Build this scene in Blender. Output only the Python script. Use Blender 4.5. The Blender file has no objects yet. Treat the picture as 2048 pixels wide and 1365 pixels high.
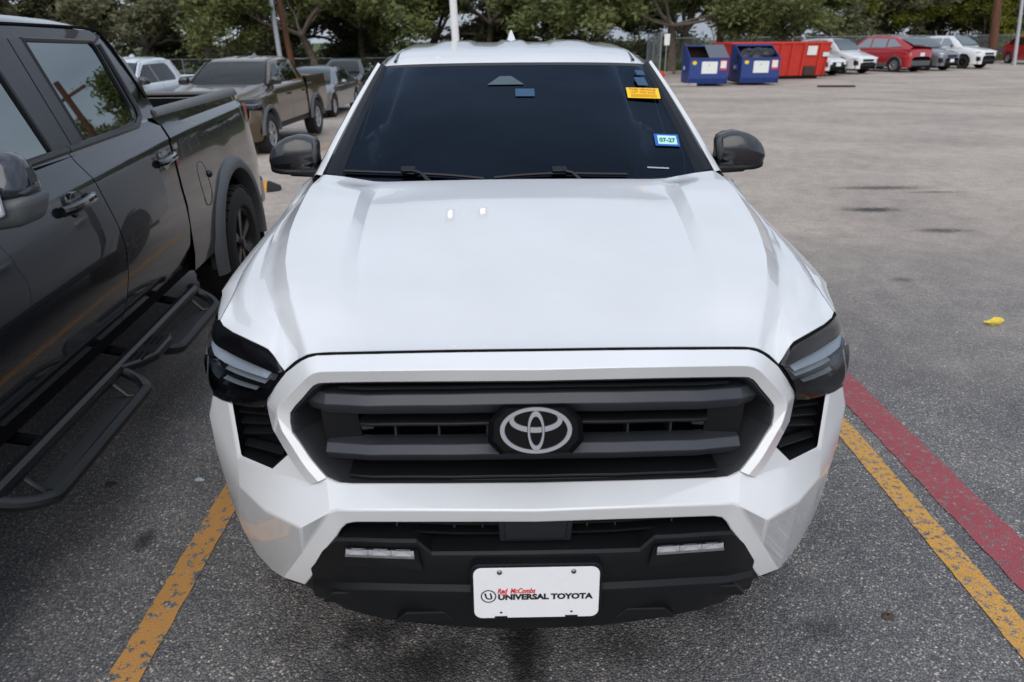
import bpy, bmesh, math, random
import numpy as np
from mathutils import Vector, Matrix

# ------------------------------------------------------------------ camera
SC = bpy.context.scene
COL = SC.collection
R = math.radians
cam_data = bpy.data.cameras.new('camera')
cam = bpy.data.objects.new('camera', cam_data)
COL.objects.link(cam)
cam.location = (-0.0734, -1.4699, 1.7912)
cam.rotation_euler = Matrix(((0.999831, 0.013367, -0.012647),
                             (-0.016859, 0.389881, -0.920711),
                             (-0.007376, 0.920768, 0.390040))).to_euler()
cam_data.sensor_width = 36.0
cam_data.lens = 25.149
cam_data.clip_end = 600
cam_data.clip_start = 0.05
cam_data.dof.use_dof = True
cam_data.dof.focus_distance = 2.35
cam_data.dof.aperture_fstop = 4.0
SC.camera = cam

# ------------------------------------------------------------------ sky, sun, exposure
SUN_EL, SUN_AZ = 36.0, 188.0
world = bpy.data.worlds.new('World')
SC.world = world
world.use_nodes = True
wn, wl = world.node_tree.nodes, world.node_tree.links
wn.clear()
w_out = wn.new('ShaderNodeOutputWorld')
w_bg = wn.new('ShaderNodeBackground')
w_bg.inputs['Strength'].default_value = 0.1
sky = wn.new('ShaderNodeTexSky')
sky.sky_type = 'NISHITA'
sky.sun_disc = False
sky.sun_elevation = R(SUN_EL)
sky.sun_rotation = R(SUN_AZ)
sky.air_density = 1.0
sky.dust_density = 2.5
sky.ozone_density = 1.0
w_tc = wn.new('ShaderNodeTexCoord')
w_map = wn.new('ShaderNodeMapping')
w_map.inputs['Scale'].default_value = (1.0, 1.0, 3.2)
w_map.inputs['Location'].default_value = (0.3, 1.7, 0.0)
w_noise = wn.new('ShaderNodeTexNoise')
w_noise.inputs['Scale'].default_value = 1.5
w_noise.inputs['Detail'].default_value = 6.0
w_noise.inputs['Roughness'].default_value = 0.55
w_ramp = wn.new('ShaderNodeValToRGB')            # overcast deck: thin bright areas and greyer banks
w_ramp.color_ramp.elements[0].position = 0.36
w_ramp.color_ramp.elements[0].color = (.48, .55, .66, 1)
w_ramp.color_ramp.elements[1].position = 0.62
w_ramp.color_ramp.elements[1].color = (.84, .93, 1.07, 1)
w_mul = wn.new('ShaderNodeVectorMath'); w_mul.operation = 'SCALE'
w_mul.inputs['Scale'].default_value = 9.0
w_dot = wn.new('ShaderNodeVectorMath'); w_dot.operation = 'DOT_PRODUCT'      # the deck is brighter round the hidden sun
w_dot.inputs[1].default_value = (math.sin(R(SUN_AZ))*math.cos(R(SUN_EL)), math.cos(R(SUN_AZ))*math.cos(R(SUN_EL)), math.sin(R(SUN_EL)))
w_rng = wn.new('ShaderNodeMapRange'); w_rng.inputs['From Min'].default_value = -.4; w_rng.inputs['From Max'].default_value = 1.0
w_rng.inputs['To Min'].default_value = .88; w_rng.inputs['To Max'].default_value = 1.36
w_sep = wn.new('ShaderNodeSeparateXYZ')                                          # overcast skies are brighter overhead than at the horizon
w_zen = wn.new('ShaderNodeMapRange'); w_zen.inputs['From Min'].default_value = 0.0; w_zen.inputs['From Max'].default_value = 1.0
w_zen.inputs['To Min'].default_value = .90; w_zen.inputs['To Max'].default_value = 1.38
w_pr = wn.new('ShaderNodeMath'); w_pr.operation = 'MULTIPLY'
wl.new(w_tc.outputs['Generated'], w_sep.inputs['Vector']); wl.new(w_sep.outputs['Z'], w_zen.inputs['Value'])
wl.new(w_zen.outputs['Result'], w_pr.inputs[0])
w_glow = wn.new('ShaderNodeVectorMath'); w_glow.operation = 'SCALE'
w_mix = wn.new('ShaderNodeMixRGB')
w_mix.inputs['Fac'].default_value = 0.86
wl.new(w_tc.outputs['Generated'], w_map.inputs['Vector'])
wl.new(w_map.outputs['Vector'], w_noise.inputs['Vector'])
wl.new(w_noise.outputs['Fac'], w_ramp.inputs['Fac'])
wl.new(w_ramp.outputs['Color'], w_mul.inputs[0])
wl.new(sky.outputs['Color'], w_mix.inputs['Color1'])
wl.new(w_tc.outputs['Generated'], w_dot.inputs[0])
wl.new(w_dot.outputs['Value'], w_rng.inputs['Value'])
wl.new(w_mul.outputs['Vector'], w_glow.inputs[0])
wl.new(w_rng.outputs['Result'], w_pr.inputs[1]); wl.new(w_pr.outputs['Value'], w_glow.inputs['Scale'])
wl.new(w_glow.outputs['Vector'], w_mix.inputs['Color2'])
wl.new(w_mix.outputs['Color'], w_bg.inputs['Color'])
wl.new(w_bg.outputs['Background'], w_out.inputs['Surface'])

sun_data = bpy.data.lights.new('sun', 'SUN')
sun_data.energy = 1.5
sun_data.angle = R(60)
sun_data.color = (1.0, 0.91, 0.80)
sun = bpy.data.objects.new('sun', sun_data)
COL.objects.link(sun)
_d = Vector((math.sin(R(SUN_AZ)) * math.cos(R(SUN_EL)), math.cos(R(SUN_AZ)) * math.cos(R(SUN_EL)), math.sin(R(SUN_EL))))
sun.rotation_euler = _d.to_track_quat('Z', 'Y').to_euler()
sun.location = (0, 0, 30)

SC.view_settings.view_transform = 'Standard'
SC.view_settings.look = 'None'
SC.view_settings.gamma = 1.0
SC.view_settings.exposure = 0.0
SC.view_settings.use_curve_mapping = False
SC.render.engine = 'CYCLES'
SC.cycles.max_bounces = 8
SC.cycles.transparent_max_bounces = 12
SC.cycles.caustics_reflective = False
SC.cycles.caustics_refractive = False

# ------------------------------------------------------------------ geometry helpers: a geo is (verts, faces)
def lerp(a, b, t): return a + (b - a) * t
def V3(p): return (float(p[0]), float(p[1]), float(p[2]))
def interp(x, xs, ys): return float(np.interp(x, xs, ys))
def smooth_interp(x, xs, ys):
    """Catmull-Rom through (xs, ys)"""
    n = len(xs)
    if x <= xs[0]: return ys[0]
    if x >= xs[-1]: return ys[-1]
    i = max(k for k in range(n - 1) if xs[k] <= x)
    h = xs[i + 1] - xs[i]; t = (x - xs[i]) / h
    def m(k):
        if k == 0: return (ys[1] - ys[0]) / (xs[1] - xs[0])
        if k == n - 1: return (ys[-1] - ys[-2]) / (xs[-1] - xs[-2])
        return (ys[k + 1] - ys[k - 1]) / (xs[k + 1] - xs[k - 1])
    a, b = m(i) * h, m(i + 1) * h
    return (2*t**3-3*t**2+1)*ys[i] + (t**3-2*t**2+t)*a + (-2*t**3+3*t**2)*ys[i+1] + (t**3-t**2)*b
def catmull(P, n):
    """densify a polyline with n steps per span"""
    P = [np.array(p, float) for p in P]; out = []
    for i in range(len(P) - 1):
        p0 = P[i - 1] if i > 0 else 2 * P[0] - P[1]
        p1, p2 = P[i], P[i + 1]
        p3 = P[i + 2] if i + 2 < len(P) else 2 * P[-1] - P[-2]
        for k in range(n):
            t = k / n
            out.append(.5 * (2*p1 + (p2-p0)*t + (2*p0-5*p1+4*p2-p3)*t*t + (3*p1-p0-3*p2+p3)*t**3))
    out.append(P[-1]); return [V3(p) for p in out]
def resample(P, n):
    P = [np.array(p, float) for p in P]
    d = [0.0]
    for a, b in zip(P, P[1:]): d.append(d[-1] + float(np.linalg.norm(b - a)))
    out = []
    for k in range(n):
        s = d[-1] * k / (n - 1)
        i = min(max(0, int(np.searchsorted(d, s, 'right')) - 1), len(P) - 2)
        h = d[i + 1] - d[i]
        t = 0 if h < 1e-9 else (s - d[i]) / h
        out.append(V3(P[i] + (P[i + 1] - P[i]) * t))
    return out
def grid(rows, close_u=False, close_v=False, flip=False):
    nr, nc = len(rows), len(rows[0]); v = [V3(p) for r in rows for p in r]; f = []
    for i in range(nr if close_v else nr - 1):
        for j in range(nc if close_u else nc - 1):
            a, b = i * nc + j, i * nc + (j + 1) % nc
            c, d = ((i + 1) % nr) * nc + (j + 1) % nc, ((i + 1) % nr) * nc + j
            f.append((a, d, c, b) if flip else (a, b, c, d))
    return v, f
def join(*gs):
    v, f = [], []
    for g in gs:
        o = len(v); v += list(g[0]); f += [tuple(i + o for i in q) for q in g[1]]
    return v, f
def mirx(g): return [(-p[0], p[1], p[2]) for p in g[0]], [tuple(reversed(q)) for q in g[1]]
def both(g): return join(g, mirx(g))
def move(g, t): return [(p[0]+t[0], p[1]+t[1], p[2]+t[2]) for p in g[0]], g[1]
def xform(g, M): return [tuple(M @ Vector(p)) for p in g[0]], g[1]
def box(x0, x1, y0, y1, z0, z1):
    v = [(x, y, z) for z in (z0, z1) for y in (y0, y1) for x in (x0, x1)]
    return v, [(0,2,3,1),(4,5,7,6),(0,1,5,4),(2,6,7,3),(0,4,6,2),(1,3,7,5)]
def cbox(c, s): return box(c[0]-s[0]/2, c[0]+s[0]/2, c[1]-s[1]/2, c[1]+s[1]/2, c[2]-s[2]/2, c[2]+s[2]/2)
def hexa(lo, hi):
    """lo, hi: 4 points each, same winding"""
    v = [V3(p) for p in lo] + [V3(p) for p in hi]
    return v, [(3,2,1,0),(4,5,6,7),(0,1,5,4),(1,2,6,5),(2,3,7,6),(3,0,4,7)]
def prism(poly, a, b, axis='y'):
    """extrude 2-D polygon between a and b along an axis; poly in the two other axes (x,z) / (y,z) / (x,y)"""
    def P(p, h):
        return {'y': (p[0], h, p[1]), 'x': (h, p[0], p[1]), 'z': (p[0], p[1], h)}[axis]
    n = len(poly); v = [P(p, a) for p in poly] + [P(p, b) for p in poly]
    f = [tuple(range(n)), tuple(range(2*n-1, n-1, -1))] + [(i, i+n, (i+1) % n + n, (i+1) % n) for i in range(n)]
    return v, f
def tube(path, r, n=8, cap=True):
    P = [Vector(p) for p in path]; rows = []; prev = None
    rr = r if isinstance(r, (list, tuple)) else [r] * len(P)
    for i, p in enumerate(P):
        t = (P[min(i+1, len(P)-1)] - P[max(i-1, 0)]).normalized()
        if prev is None:
            up = Vector((0, 0, 1)) if abs(t.z) < .9 else Vector((1, 0, 0))
            a = t.cross(up).normalized()
        else:
            a = (prev - t * prev.dot(t)).normalized()
        b = t.cross(a); prev = a
        rows.append([tuple(p + a * math.cos(2*math.pi*k/n) * rr[i] + b * math.sin(2*math.pi*k/n) * rr[i]) for k in range(n)])
    v, f = grid(rows, close_u=True)
    if cap: f += [tuple(range(n)), tuple(range(len(v)-1, len(v)-n-1, -1))]
    return v, f
def lathe(prof, n=32, axis='x', arc=2*math.pi):
    """prof: (radius, height along axis)"""
    rows = []; full = arc > 6.28
    for k in range(n if full else n + 1):
        a = arc * k / n; c, s = math.cos(a), math.sin(a)
        rows.append([(h, r*c, r*s) if axis == 'x' else ((r*c, r*s, h) if axis == 'z' else (r*c, h, r*s)) for r, h in prof])
    return grid(rows, close_v=full)
def sphere(c, r, n=10, m=7):
    rx, ry, rz = r if isinstance(r, (tuple, list)) else (r, r, r)
    rows = [[(c[0]+rx*math.sin(math.pi*i/m)*math.cos(2*math.pi*j/n), c[1]+ry*math.sin(math.pi*i/m)*math.sin(2*math.pi*j/n), c[2]+rz*math.cos(math.pi*i/m)) for j in range(n)] for i in range(m+1)]
    return grid(rows, close_u=True)

def O(name, g, mat, parent=None, smooth=32, bevel=0.0, seg=2, solid=0.0, loc=None, subd=0, weld=True, **props):
    me = bpy.data.meshes.new(name)
    me.from_pydata(g[0], [], g[1])
    bm = bmesh.new(); bm.from_mesh(me)
    if weld: bmesh.ops.remove_doubles(bm, verts=bm.verts, dist=1e-5)
    bmesh.ops.recalc_face_normals(bm, faces=bm.faces)
    bm.to_mesh(me); bm.free()
    if smooth:
        me.shade_smooth()
        me.set_sharp_from_angle(angle=R(smooth))
    if mat in ('dark_glass', 'privacy_glass', 'green_glass', 'lens_clear') and len(me.polygons):   # panes face outwards (Fresnel is one-sided)
        nv = sum((p.normal * p.area for p in me.polygons), Vector()); cx = sum(v.co.x for v in me.vertices)
        if mat == 'lens_clear': wrong = nv.y > 0
        elif abs(nv.x) > .6 * nv.length: wrong = nv.x * cx < 0
        else: wrong = nv.z < 0
        if wrong: me.flip_normals()
    me.materials.append(MAT[mat] if isinstance(mat, str) else mat)
    o = bpy.data.objects.new(name, me)
    COL.objects.link(o)
    if parent is not None: o.parent = parent
    if loc is not None: o.location = loc
    if solid:
        m = o.modifiers.new('thickness', 'SOLIDIFY'); m.thickness = solid; m.offset = -1
    if bevel:
        m = o.modifiers.new('edges', 'BEVEL'); m.width = bevel; m.segments = seg
        m.limit_method = 'ANGLE'; m.angle_limit = R(20)
    if subd:
        m = o.modifiers.new('subd', 'SUBSURF'); m.levels = subd; m.render_levels = subd
    for k, v in props.items(): o[k] = v
    return o
def thing(name, label, cat, loc=(0, 0, 0), rz=0.0, group=None):
    o = bpy.data.objects.new(name, None)
    COL.objects.link(o); o.location = loc; o.rotation_euler = (0, 0, rz)
    o.empty_display_size = .2
    o['label'] = label; o['category'] = cat
    if group: o['group'] = group
    return o
def copy_tree(src, loc=None, rz=None, parent=None, scale=None, label=None):
    c = src.copy(); COL.objects.link(c)
    if parent is not None: c.parent = parent
    if loc is not None: c.location = loc
    if rz is not None: c.rotation_euler = (0, 0, rz)
    if scale is not None: c.scale = (scale, scale, scale) if isinstance(scale, (int, float)) else scale
    if label: c['label'] = label
    for ch in list(src.children): copy_tree(ch, parent=c)
    return c
def text_geo(s, width, height, bold=0.0, shear=0.0, depth=.0006, spacing=1.0):
    """letters as a mesh in the x-z plane, lower-left corner at the origin, facing -y"""
    cu = bpy.data.curves.new('letters', 'FONT'); cu.body = s; cu.size = 1.0
    cu.offset = bold; cu.shear = shear; cu.extrude = 0.0; cu.space_character = spacing; cu.resolution_u = 3
    ob = bpy.data.objects.new('letters', cu)
    COL.objects.link(ob)
    dg = bpy.context.evaluated_depsgraph_get()
    me = bpy.data.meshes.new_from_object(ob.evaluated_get(dg))
    v = [tuple(p.co) for p in me.vertices]; f = [tuple(p.vertices) for p in me.polygons]
    bpy.data.objects.remove(ob); bpy.data.curves.remove(cu); bpy.data.meshes.remove(me)
    xs = [p[0] for p in v]; ys = [p[1] for p in v]
    sx = width / (max(xs) - min(xs)); sy = height / (max(ys) - min(ys))
    return [((p[0]-min(xs))*sx, 0.0, (p[1]-min(ys))*sy) for p in v], f

# ------------------------------------------------------------------ procedural materials
MAT = {}
def nodes(name):
    m = bpy.data.materials.new(name); m.use_nodes = True
    n, l = m.node_tree.nodes, m.node_tree.links
    MAT[name] = m
    return m, n, l, n['Principled BSDF']
def add_noise(n, l, scale, detail=4, rough=.55, coord='Object', vec=None):
    t = n.new('ShaderNodeTexNoise'); t.inputs['Scale'].default_value = scale
    t.inputs['Detail'].default_value = detail; t.inputs['Roughness'].default_value = rough
    if vec is None:
        c = n.new('ShaderNodeTexCoord'); vec = c.outputs[coord]
    l.new(vec, t.inputs['Vector'])
    return t
def ramp(n, l, src, a, b, ca=(0,0,0,1), cb=(1,1,1,1)):
    r = n.new('ShaderNodeValToRGB')
    r.color_ramp.elements[0].position = a; r.color_ramp.elements[0].color = ca
    r.color_ramp.elements[1].position = b; r.color_ramp.elements[1].color = cb
    l.new(src, r.inputs['Fac']); return r
def c4(c): return (c[0], c[1], c[2], 1)
def mixc(n, l, fac, a, b, mode='MIX'):
    m = n.new('ShaderNodeMixRGB'); m.blend_type = mode
    for sock, v in (('Fac', fac), ('Color1', a), ('Color2', b)):
        if isinstance(v, (int, float)): m.inputs[sock].default_value = v
        elif isinstance(v, tuple): m.inputs[sock].default_value = c4(v)
        else: l.new(v, m.inputs[sock])
    return m
def bump(n, l, p, src, strength, dist):
    b = n.new('ShaderNodeBump'); b.inputs['Strength'].default_value = strength; b.inputs['Distance'].default_value = dist
    l.new(src, b.inputs['Height']); l.new(b.outputs['Normal'], p.inputs['Normal']); return b
def paint(name, col, rough=.35, metal=0.0, coat=1.0, dirt=.06, coat_rough=.02):
    m, n, l, p = nodes(name)
    t = add_noise(n, l, 3.0, 5)
    d = mixc(n, l, ramp(n, l, t.outputs['Fac'], .35, .75).outputs['Color'], col, tuple(c * (1 - dirt) for c in col))
    t2 = add_noise(n, l, 55.0, 3)
    d2 = mixc(n, l, ramp(n, l, t2.outputs['Fac'], .66, .78).outputs['Color'], d.outputs['Color'], tuple(c * (1 - dirt * .8) for c in col))
    l.new(d2.outputs['Color'], p.inputs['Base Color'])
    p.inputs['Roughness'].default_value = rough; p.inputs['Metallic'].default_value = metal
    p.inputs['Coat Weight'].default_value = coat; p.inputs['Coat Roughness'].default_value = coat_rough
    return m
def plain(name, col, rough=.5, metal=0.0, spec=.5, var=.12, scale=12.0, bmp=0.0, bscale=300.0, emit=None, estr=0.0):
    m, n, l, p = nodes(name)
    t = add_noise(n, l, scale, 4)
    d = mixc(n, l, t.outputs['Fac'], tuple(c * (1 - var) for c in col), tuple(min(1, c * (1 + var)) for c in col))
    l.new(d.outputs['Color'], p.inputs['Base Color'])
    p.inputs['Roughness'].default_value = rough; p.inputs['Metallic'].default_value = metal
    p.inputs['Specular IOR Level'].default_value = spec
    if bmp:
        t2 = add_noise(n, l, bscale, 2); bump(n, l, p, t2.outputs['Fac'], bmp, .001)
    if emit:
        p.inputs['Emission Color'].default_value = c4(emit); p.inputs['Emission Strength'].default_value = estr
    return m
def tinted_glass(name, tint, refl=.5, rough=.0, ior=1.45):
    """tinted pane: looks through to what is behind it, reflects by Fresnel"""
    m, n, l, p = nodes(name)
    out = n['Material Output']; n.remove(p)
    tr = n.new('ShaderNodeBsdfTransparent'); tr.inputs['Color'].default_value = c4(tint)
    gl = n.new('ShaderNodeBsdfGlossy'); gl.inputs['Roughness'].default_value = rough
    gl.inputs['Color'].default_value = c4(refl if isinstance(refl, tuple) else (refl, refl, refl))
    fr = n.new('ShaderNodeFresnel'); fr.inputs['IOR'].default_value = ior
    mx = n.new('ShaderNodeMixShader')
    l.new(fr.outputs['Fac'], mx.inputs['Fac']); l.new(tr.outputs['BSDF'], mx.inputs[1]); l.new(gl.outputs['BSDF'], mx.inputs[2])
    l.new(mx.outputs['Shader'], out.inputs['Surface'])
    return m

paint('white_paint', (.705, .715, .73), .3, dirt=.07)
paint('charcoal_paint', (.034, .038, .048), .22, .8, dirt=.1, coat_rough=.01)
MAT['charcoal_paint'].node_tree.nodes['Principled BSDF'].inputs['Coat IOR'].default_value = 1.5
paint('bronze_paint', (.125, .092, .056), .28, .75)
paint('silver_white_paint', (.62, .66, .70), .3)
paint('grey_paint', (.20, .205, .225), .3, .8)
paint('red_paint', (.36, .012, .018), .3)
paint('slate_paint', (.17, .18, .21), .3, .4)
paint('black_paint', (.012, .013, .016), .25)
paint('gloss_black', (.006, .006, .008), .12, dirt=.1)
plain('badge_black', (.003, .003, .004), .4, spec=.05)
plain('fog_silver', (.62, .63, .66), .2, .5)
plain('housing_plastic', (.018, .019, .022), .42, spec=.4)
plain('emblem_metal', (.105, .11, .125), .12, 1.0, var=.03)
plain('black_plastic', (.0055, .006, .0072), .46, spec=.28, bmp=.25, bscale=900)
plain('grille_plastic', (.034, .037, .046), .40, spec=.5, bmp=.12, bscale=900)
plain('mirror_cap', (.020, .021, .026), .20, spec=.7)
plain('trim_black', (.005, .006, .011), .25, spec=.25)
plain('satin_black', (.012, .013, .016), .30, spec=.5)
plain('grey_plastic', (.075, .08, .085), .5, bmp=.2, bscale=700)
plain('flare_plastic', (.085, .092, .10), .5, bmp=.2, bscale=700)
plain('seam_black', (.004, .004, .005), .8, spec=.1)
plain('underbody', (.010, .010, .011), .8, spec=.2)
plain('interior', (.03, .032, .036), .8, spec=.2)
plain('seat_fabric', (.10, .10, .11), .85, spec=.2)
plain('silver_trim', (.55, .56, .58), .28, .85)
plain('chrome', (.75, .76, .78), .08, 1.0, var=.02)
plain('dark_chrome', (.24, .25, .27), .22, 1.0, var=.05)
plain('rubber', (.022, .021, .020), .75, spec=.3, bmp=.4, bscale=160)
plain('alloy', (.42, .43, .45), .32, .8)
plain('black_alloy', (.018, .018, .02), .3, .3)
plain('smoke_lamp', (.016, .016, .019), .12, spec=.6)
plain('lamp_silver', (.78, .80, .83), .18, .5, var=.05)
plain('lamp_strip', (.60, .64, .70), .25, .0, var=.05)
plain('amber', (.60, .16, .02), .25)
plain('tail_red', (.42, .015, .015), .2)
plain('white_plastic', (.74, .75, .76), .4)
plain('plate_white', (.78, .79, .81), .35, var=.04, scale=40)
plain('ink_black', (.008, .008, .012), .5)
plain('ink_red', (.62, .015, .02), .5)
plain('sticker_yellow', (.86, .55, .01), .5, var=.05)
plain('sticker_blue', (.01, .10, .42), .45)
plain('sticker_mint', (.45, .78, .72), .45, var=.04)
plain('tag_blue', (.03, .16, .34), .5)
plain('ink_green', (.02, .12, .10), .5)
plain('ink_orange', (.55, .16, .0), .5)
plain('card_grey', (.30, .36, .38), .6)
tinted_glass('dark_glass', (.050, .075, .115), (.34, .46, .66), 0.0, 1.42)
tinted_glass('privacy_glass', (.035, .045, .05), (.86, .94, .96), 0.0, 3.8)
tinted_glass('green_glass', (.42, .55, .53), .9, 0.0, 1.55)
tinted_glass('lens_clear', (.80, .84, .88), .9, 0.02, 1.5)
# ------------------------------------------------------------------ the lot: asphalt, painted lines, grass verge
def asphalt_nodes(n, l):
    """colour and height of worn asphalt with exposed aggregate, in object space (metres)"""
    tc = n.new('ShaderNodeTexCoord'); vec = tc.outputs['Object']
    vo = n.new('ShaderNodeTexVoronoi'); vo.inputs['Scale'].default_value = 135.0; l.new(vec, vo.inputs['Vector'])
    sep = n.new('ShaderNodeSeparateColor'); l.new(vo.outputs['Color'], sep.inputs['Color'])
    stone = n.new('ShaderNodeValToRGB')
    cr = stone.color_ramp; cr.elements[0].position = 0.0; cr.elements[0].color = (.110, .112, .118, 1)
    cr.elements[1].position = 1.0; cr.elements[1].color = (.50, .47, .43, 1)
    for pos, c in ((.42, (.140, .142, .147, 1)), (.70, (.165, .166, .168, 1)), (.86, (.21, .205, .198, 1)), (.95, (.30, .285, .265, 1))):
        e = cr.elements.new(pos); e.color = c
    l.new(sep.outputs['Red'], stone.inputs['Fac'])
    fine = add_noise(n, l, 260.0, 3, .6, vec=vec)
    edge = ramp(n, l, vo.outputs['Distance'], .25, .65, (1, 1, 1, 1), (.45, .45, .47, 1))
    c1 = mixc(n, l, 1.0, stone.outputs['Color'], edge.outputs['Color'], 'MULTIPLY')
    c2 = mixc(n, l, .5, c1.outputs['Color'], ramp(n, l, fine.outputs['Fac'], .3, .7, (.45, .45, .47, 1), (1.5, 1.48, 1.45, 1)).outputs['Color'], 'MULTIPLY')
    # binder-rich and dusty patches
    big = add_noise(n, l, .55, 5, .6, vec=vec)
    c3 = mixc(n, l, .8, c2.outputs['Color'], ramp(n, l, big.outputs['Fac'], .3, .72, (1.15, 1.15, 1.17, 1), (2.2, 2.08, 1.92, 1)).outputs['Color'], 'MULTIPLY')
    mid = add_noise(n, l, 4.5, 5, .65, vec=vec)
    c3 = mixc(n, l, .6, c3.outputs['Color'], ramp(n, l, mid.outputs['Fac'], .3, .7, (.72, .72, .74, 1), (1.25, 1.22, 1.18, 1)).outputs['Color'], 'MULTIPLY')
    # worn pale drive lane: bleached, dust-filled surface, plus grazing sheen in the colour
    sx = n.new('ShaderNodeSeparateXYZ'); l.new(vec, sx.inputs['Vector'])
    ed = add_noise(n, l, .35, 4, .6, vec=vec)
    ma = n.new('ShaderNodeMath'); ma.operation = 'MULTIPLY_ADD'
    l.new(ed.outputs['Fac'], ma.inputs[0]); ma.inputs[1].default_value = 4.5; l.new(sx.outputs['Y'], ma.inputs[2])
    lane = ramp(n, l, ma.outputs['Value'], 0.0, 1.0)
    mr = n.new('ShaderNodeMapRange'); mr.inputs['From Min'].default_value = 4.0; mr.inputs['From Max'].default_value = 8.2
    l.new(ma.outputs['Value'], mr.inputs['Value'])
    n.remove(lane)
    dust = add_noise(n, l, 30.0, 4, .65, vec=vec)
    pale = ramp(n, l, dust.outputs['Fac'], .3, .7, (.36, .303, .258, 1), (.585, .505, .437, 1))
    streak_map = n.new('ShaderNodeMapping'); streak_map.inputs['Scale'].default_value = (.16, .34, 1); streak_map.inputs['Rotation'].default_value = (0, 0, .35)
    l.new(vec, streak_map.inputs['Vector'])
    streak = add_noise(n, l, 1.0, 5, .6, vec=streak_map.outputs['Vector'])
    pale2 = mixc(n, l, .75, pale.outputs['Color'], ramp(n, l, streak.outputs['Fac'], .35, .62, (.80, .80, .81, 1), (1.08, 1.07, 1.06, 1)).outputs['Color'], 'MULTIPLY')
    pale2 = mixc(n, l, .7, pale2.outputs['Color'], ramp(n, l, mid.outputs['Fac'], .32, .68, (.74, .73, .72, 1), (1.12, 1.12, 1.12, 1)).outputs['Color'], 'MULTIPLY')
    pale2 = mixc(n, l, .8, pale2.outputs['Color'], ramp(n, l, big.outputs['Fac'], .30, .60, (.76, .76, .77, 1), (1.08, 1.07, 1.05, 1)).outputs['Color'], 'MULTIPLY')
    fac = n.new('ShaderNodeMath'); fac.operation = 'MULTIPLY'; fac.inputs[1].default_value = .86; l.new(mr.outputs['Result'], fac.inputs[0])
    c4_ = mixc(n, l, fac.outputs['Value'], c3.outputs['Color'], pale2.outputs['Color'])
    # oil drips where engines stand
    col = c4_.outputs['Color']
    for (px, py, rx, ry, k) in OIL:
        mp = n.new('ShaderNodeMapping'); mp.vector_type = 'TEXTURE'
        mp.inputs['Location'].default_value = (px, py, 0); mp.inputs['Scale'].default_value = (rx, ry, 1)
        l.new(vec, mp.inputs['Vector'])
        ln = n.new('ShaderNodeVectorMath'); ln.operation = 'LENGTH'; l.new(mp.outputs['Vector'], ln.inputs[0])
        wob = add_noise(n, l, 16.0, 4, .65, vec=vec)
        ad = n.new('ShaderNodeMath'); ad.operation = 'MULTIPLY_ADD'; l.new(wob.outputs['Fac'], ad.inputs[0]); ad.inputs[1].default_value = 1.5; l.new(ln.outputs['Value'], ad.inputs[2])
        rp = ramp(n, l, ad.outputs['Value'], .0, 1.0)
        m2 = n.new('ShaderNodeMapRange'); m2.inputs['From Min'].default_value = 1.0; m2.inputs['From Max'].default_value = 1.75
        m2.inputs['To Min'].default_value = k; m2.inputs['To Max'].default_value = 0.0
        l.new(ad.outputs['Value'], m2.inputs['Value']); n.remove(rp)
        col = mixc(n, l, m2.outputs['Result'], col, (.012, .0115, .011)).outputs['Color']
    return col, vo.outputs['Distance'], fine.outputs['Fac'], vec
OIL = [(-.02, .28, .10, .42, .95), (-.30, .20, .18, .12, .75), (-.52, .33, .16, .12, .75), (.62, .42, .10, .08, .6), (.95, .30, .10, .07, .5), (-.20, .42, .30, .08, .5), (-.42, .16, .34, .13, .55), (.30, .24, .16, .09, .45), (-.75, .30, .10, .10, .4),
       (-1.48, .82, .05, .09, .8), (4.75, 7.6, .75, .17, .75), (4.05, 6.37, .46, .16, .9), (4.3, 5.42, .34, .13, .75), (5.3, 7.3, .40, .08, .6), (3.1, 3.9, .12, .07, .5), (12.6, 14.0, .5, .12, .6)]
m, n, l, p = nodes('asphalt')
col, hgt, fine_h, _ = asphalt_nodes(n, l)
l.new(col, p.inputs['Base Color'])
p.inputs['Roughness'].default_value = .72; p.inputs['Specular IOR Level'].default_value = .42
ms = n.new('ShaderNodeMath'); ms.operation = 'MULTIPLY_ADD'; l.new(fine_h, ms.inputs[0]); ms.inputs[1].default_value = -.4; l.new(hgt, ms.inputs[2])
b = bump(n, l, p, ms.outputs['Value'], .8, .006); b.invert = True

def line_material(name, c_lo, c_hi, wear_lo, wear_hi, coarse):
    m, n, l, p = nodes(name)
    col, hgt, fine_h, vec = asphalt_nodes(n, l)
    t = add_noise(n, l, coarse, 6, .68, vec=vec)
    t2 = add_noise(n, l, 5.0, 4, .6, vec=vec)
    pc = mixc(n, l, t2.outputs['Fac'], c_lo, c_hi)
    wear = ramp(n, l, t.outputs['Fac'], wear_lo, wear_hi)
    out = mixc(n, l, wear.outputs['Color'], pc.outputs['Color'], col)
    l.new(out.outputs['Color'], p.inputs['Base Color'])
    p.inputs['Roughness'].default_value = .7
    b = bump(n, l, p, hgt, .5, .005); b.invert = True
OIL_SAVE, OIL = OIL, []
line_material('yellow_line', (.50, .235, .055), (.62, .31, .09), .535, .585, 23.0)
line_material('yellow_line_worn', (.56, .27, .03), (.60, .33, .09), .50, .60, 42.0)
line_material('red_line', (.27, .035, .05), (.34, .075, .085), .50, .66, 34.0)
line_material('far_line', (.44, .20, .05), (.46, .26, .11), .46, .62, 9.0)
OIL = OIL_SAVE

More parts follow.
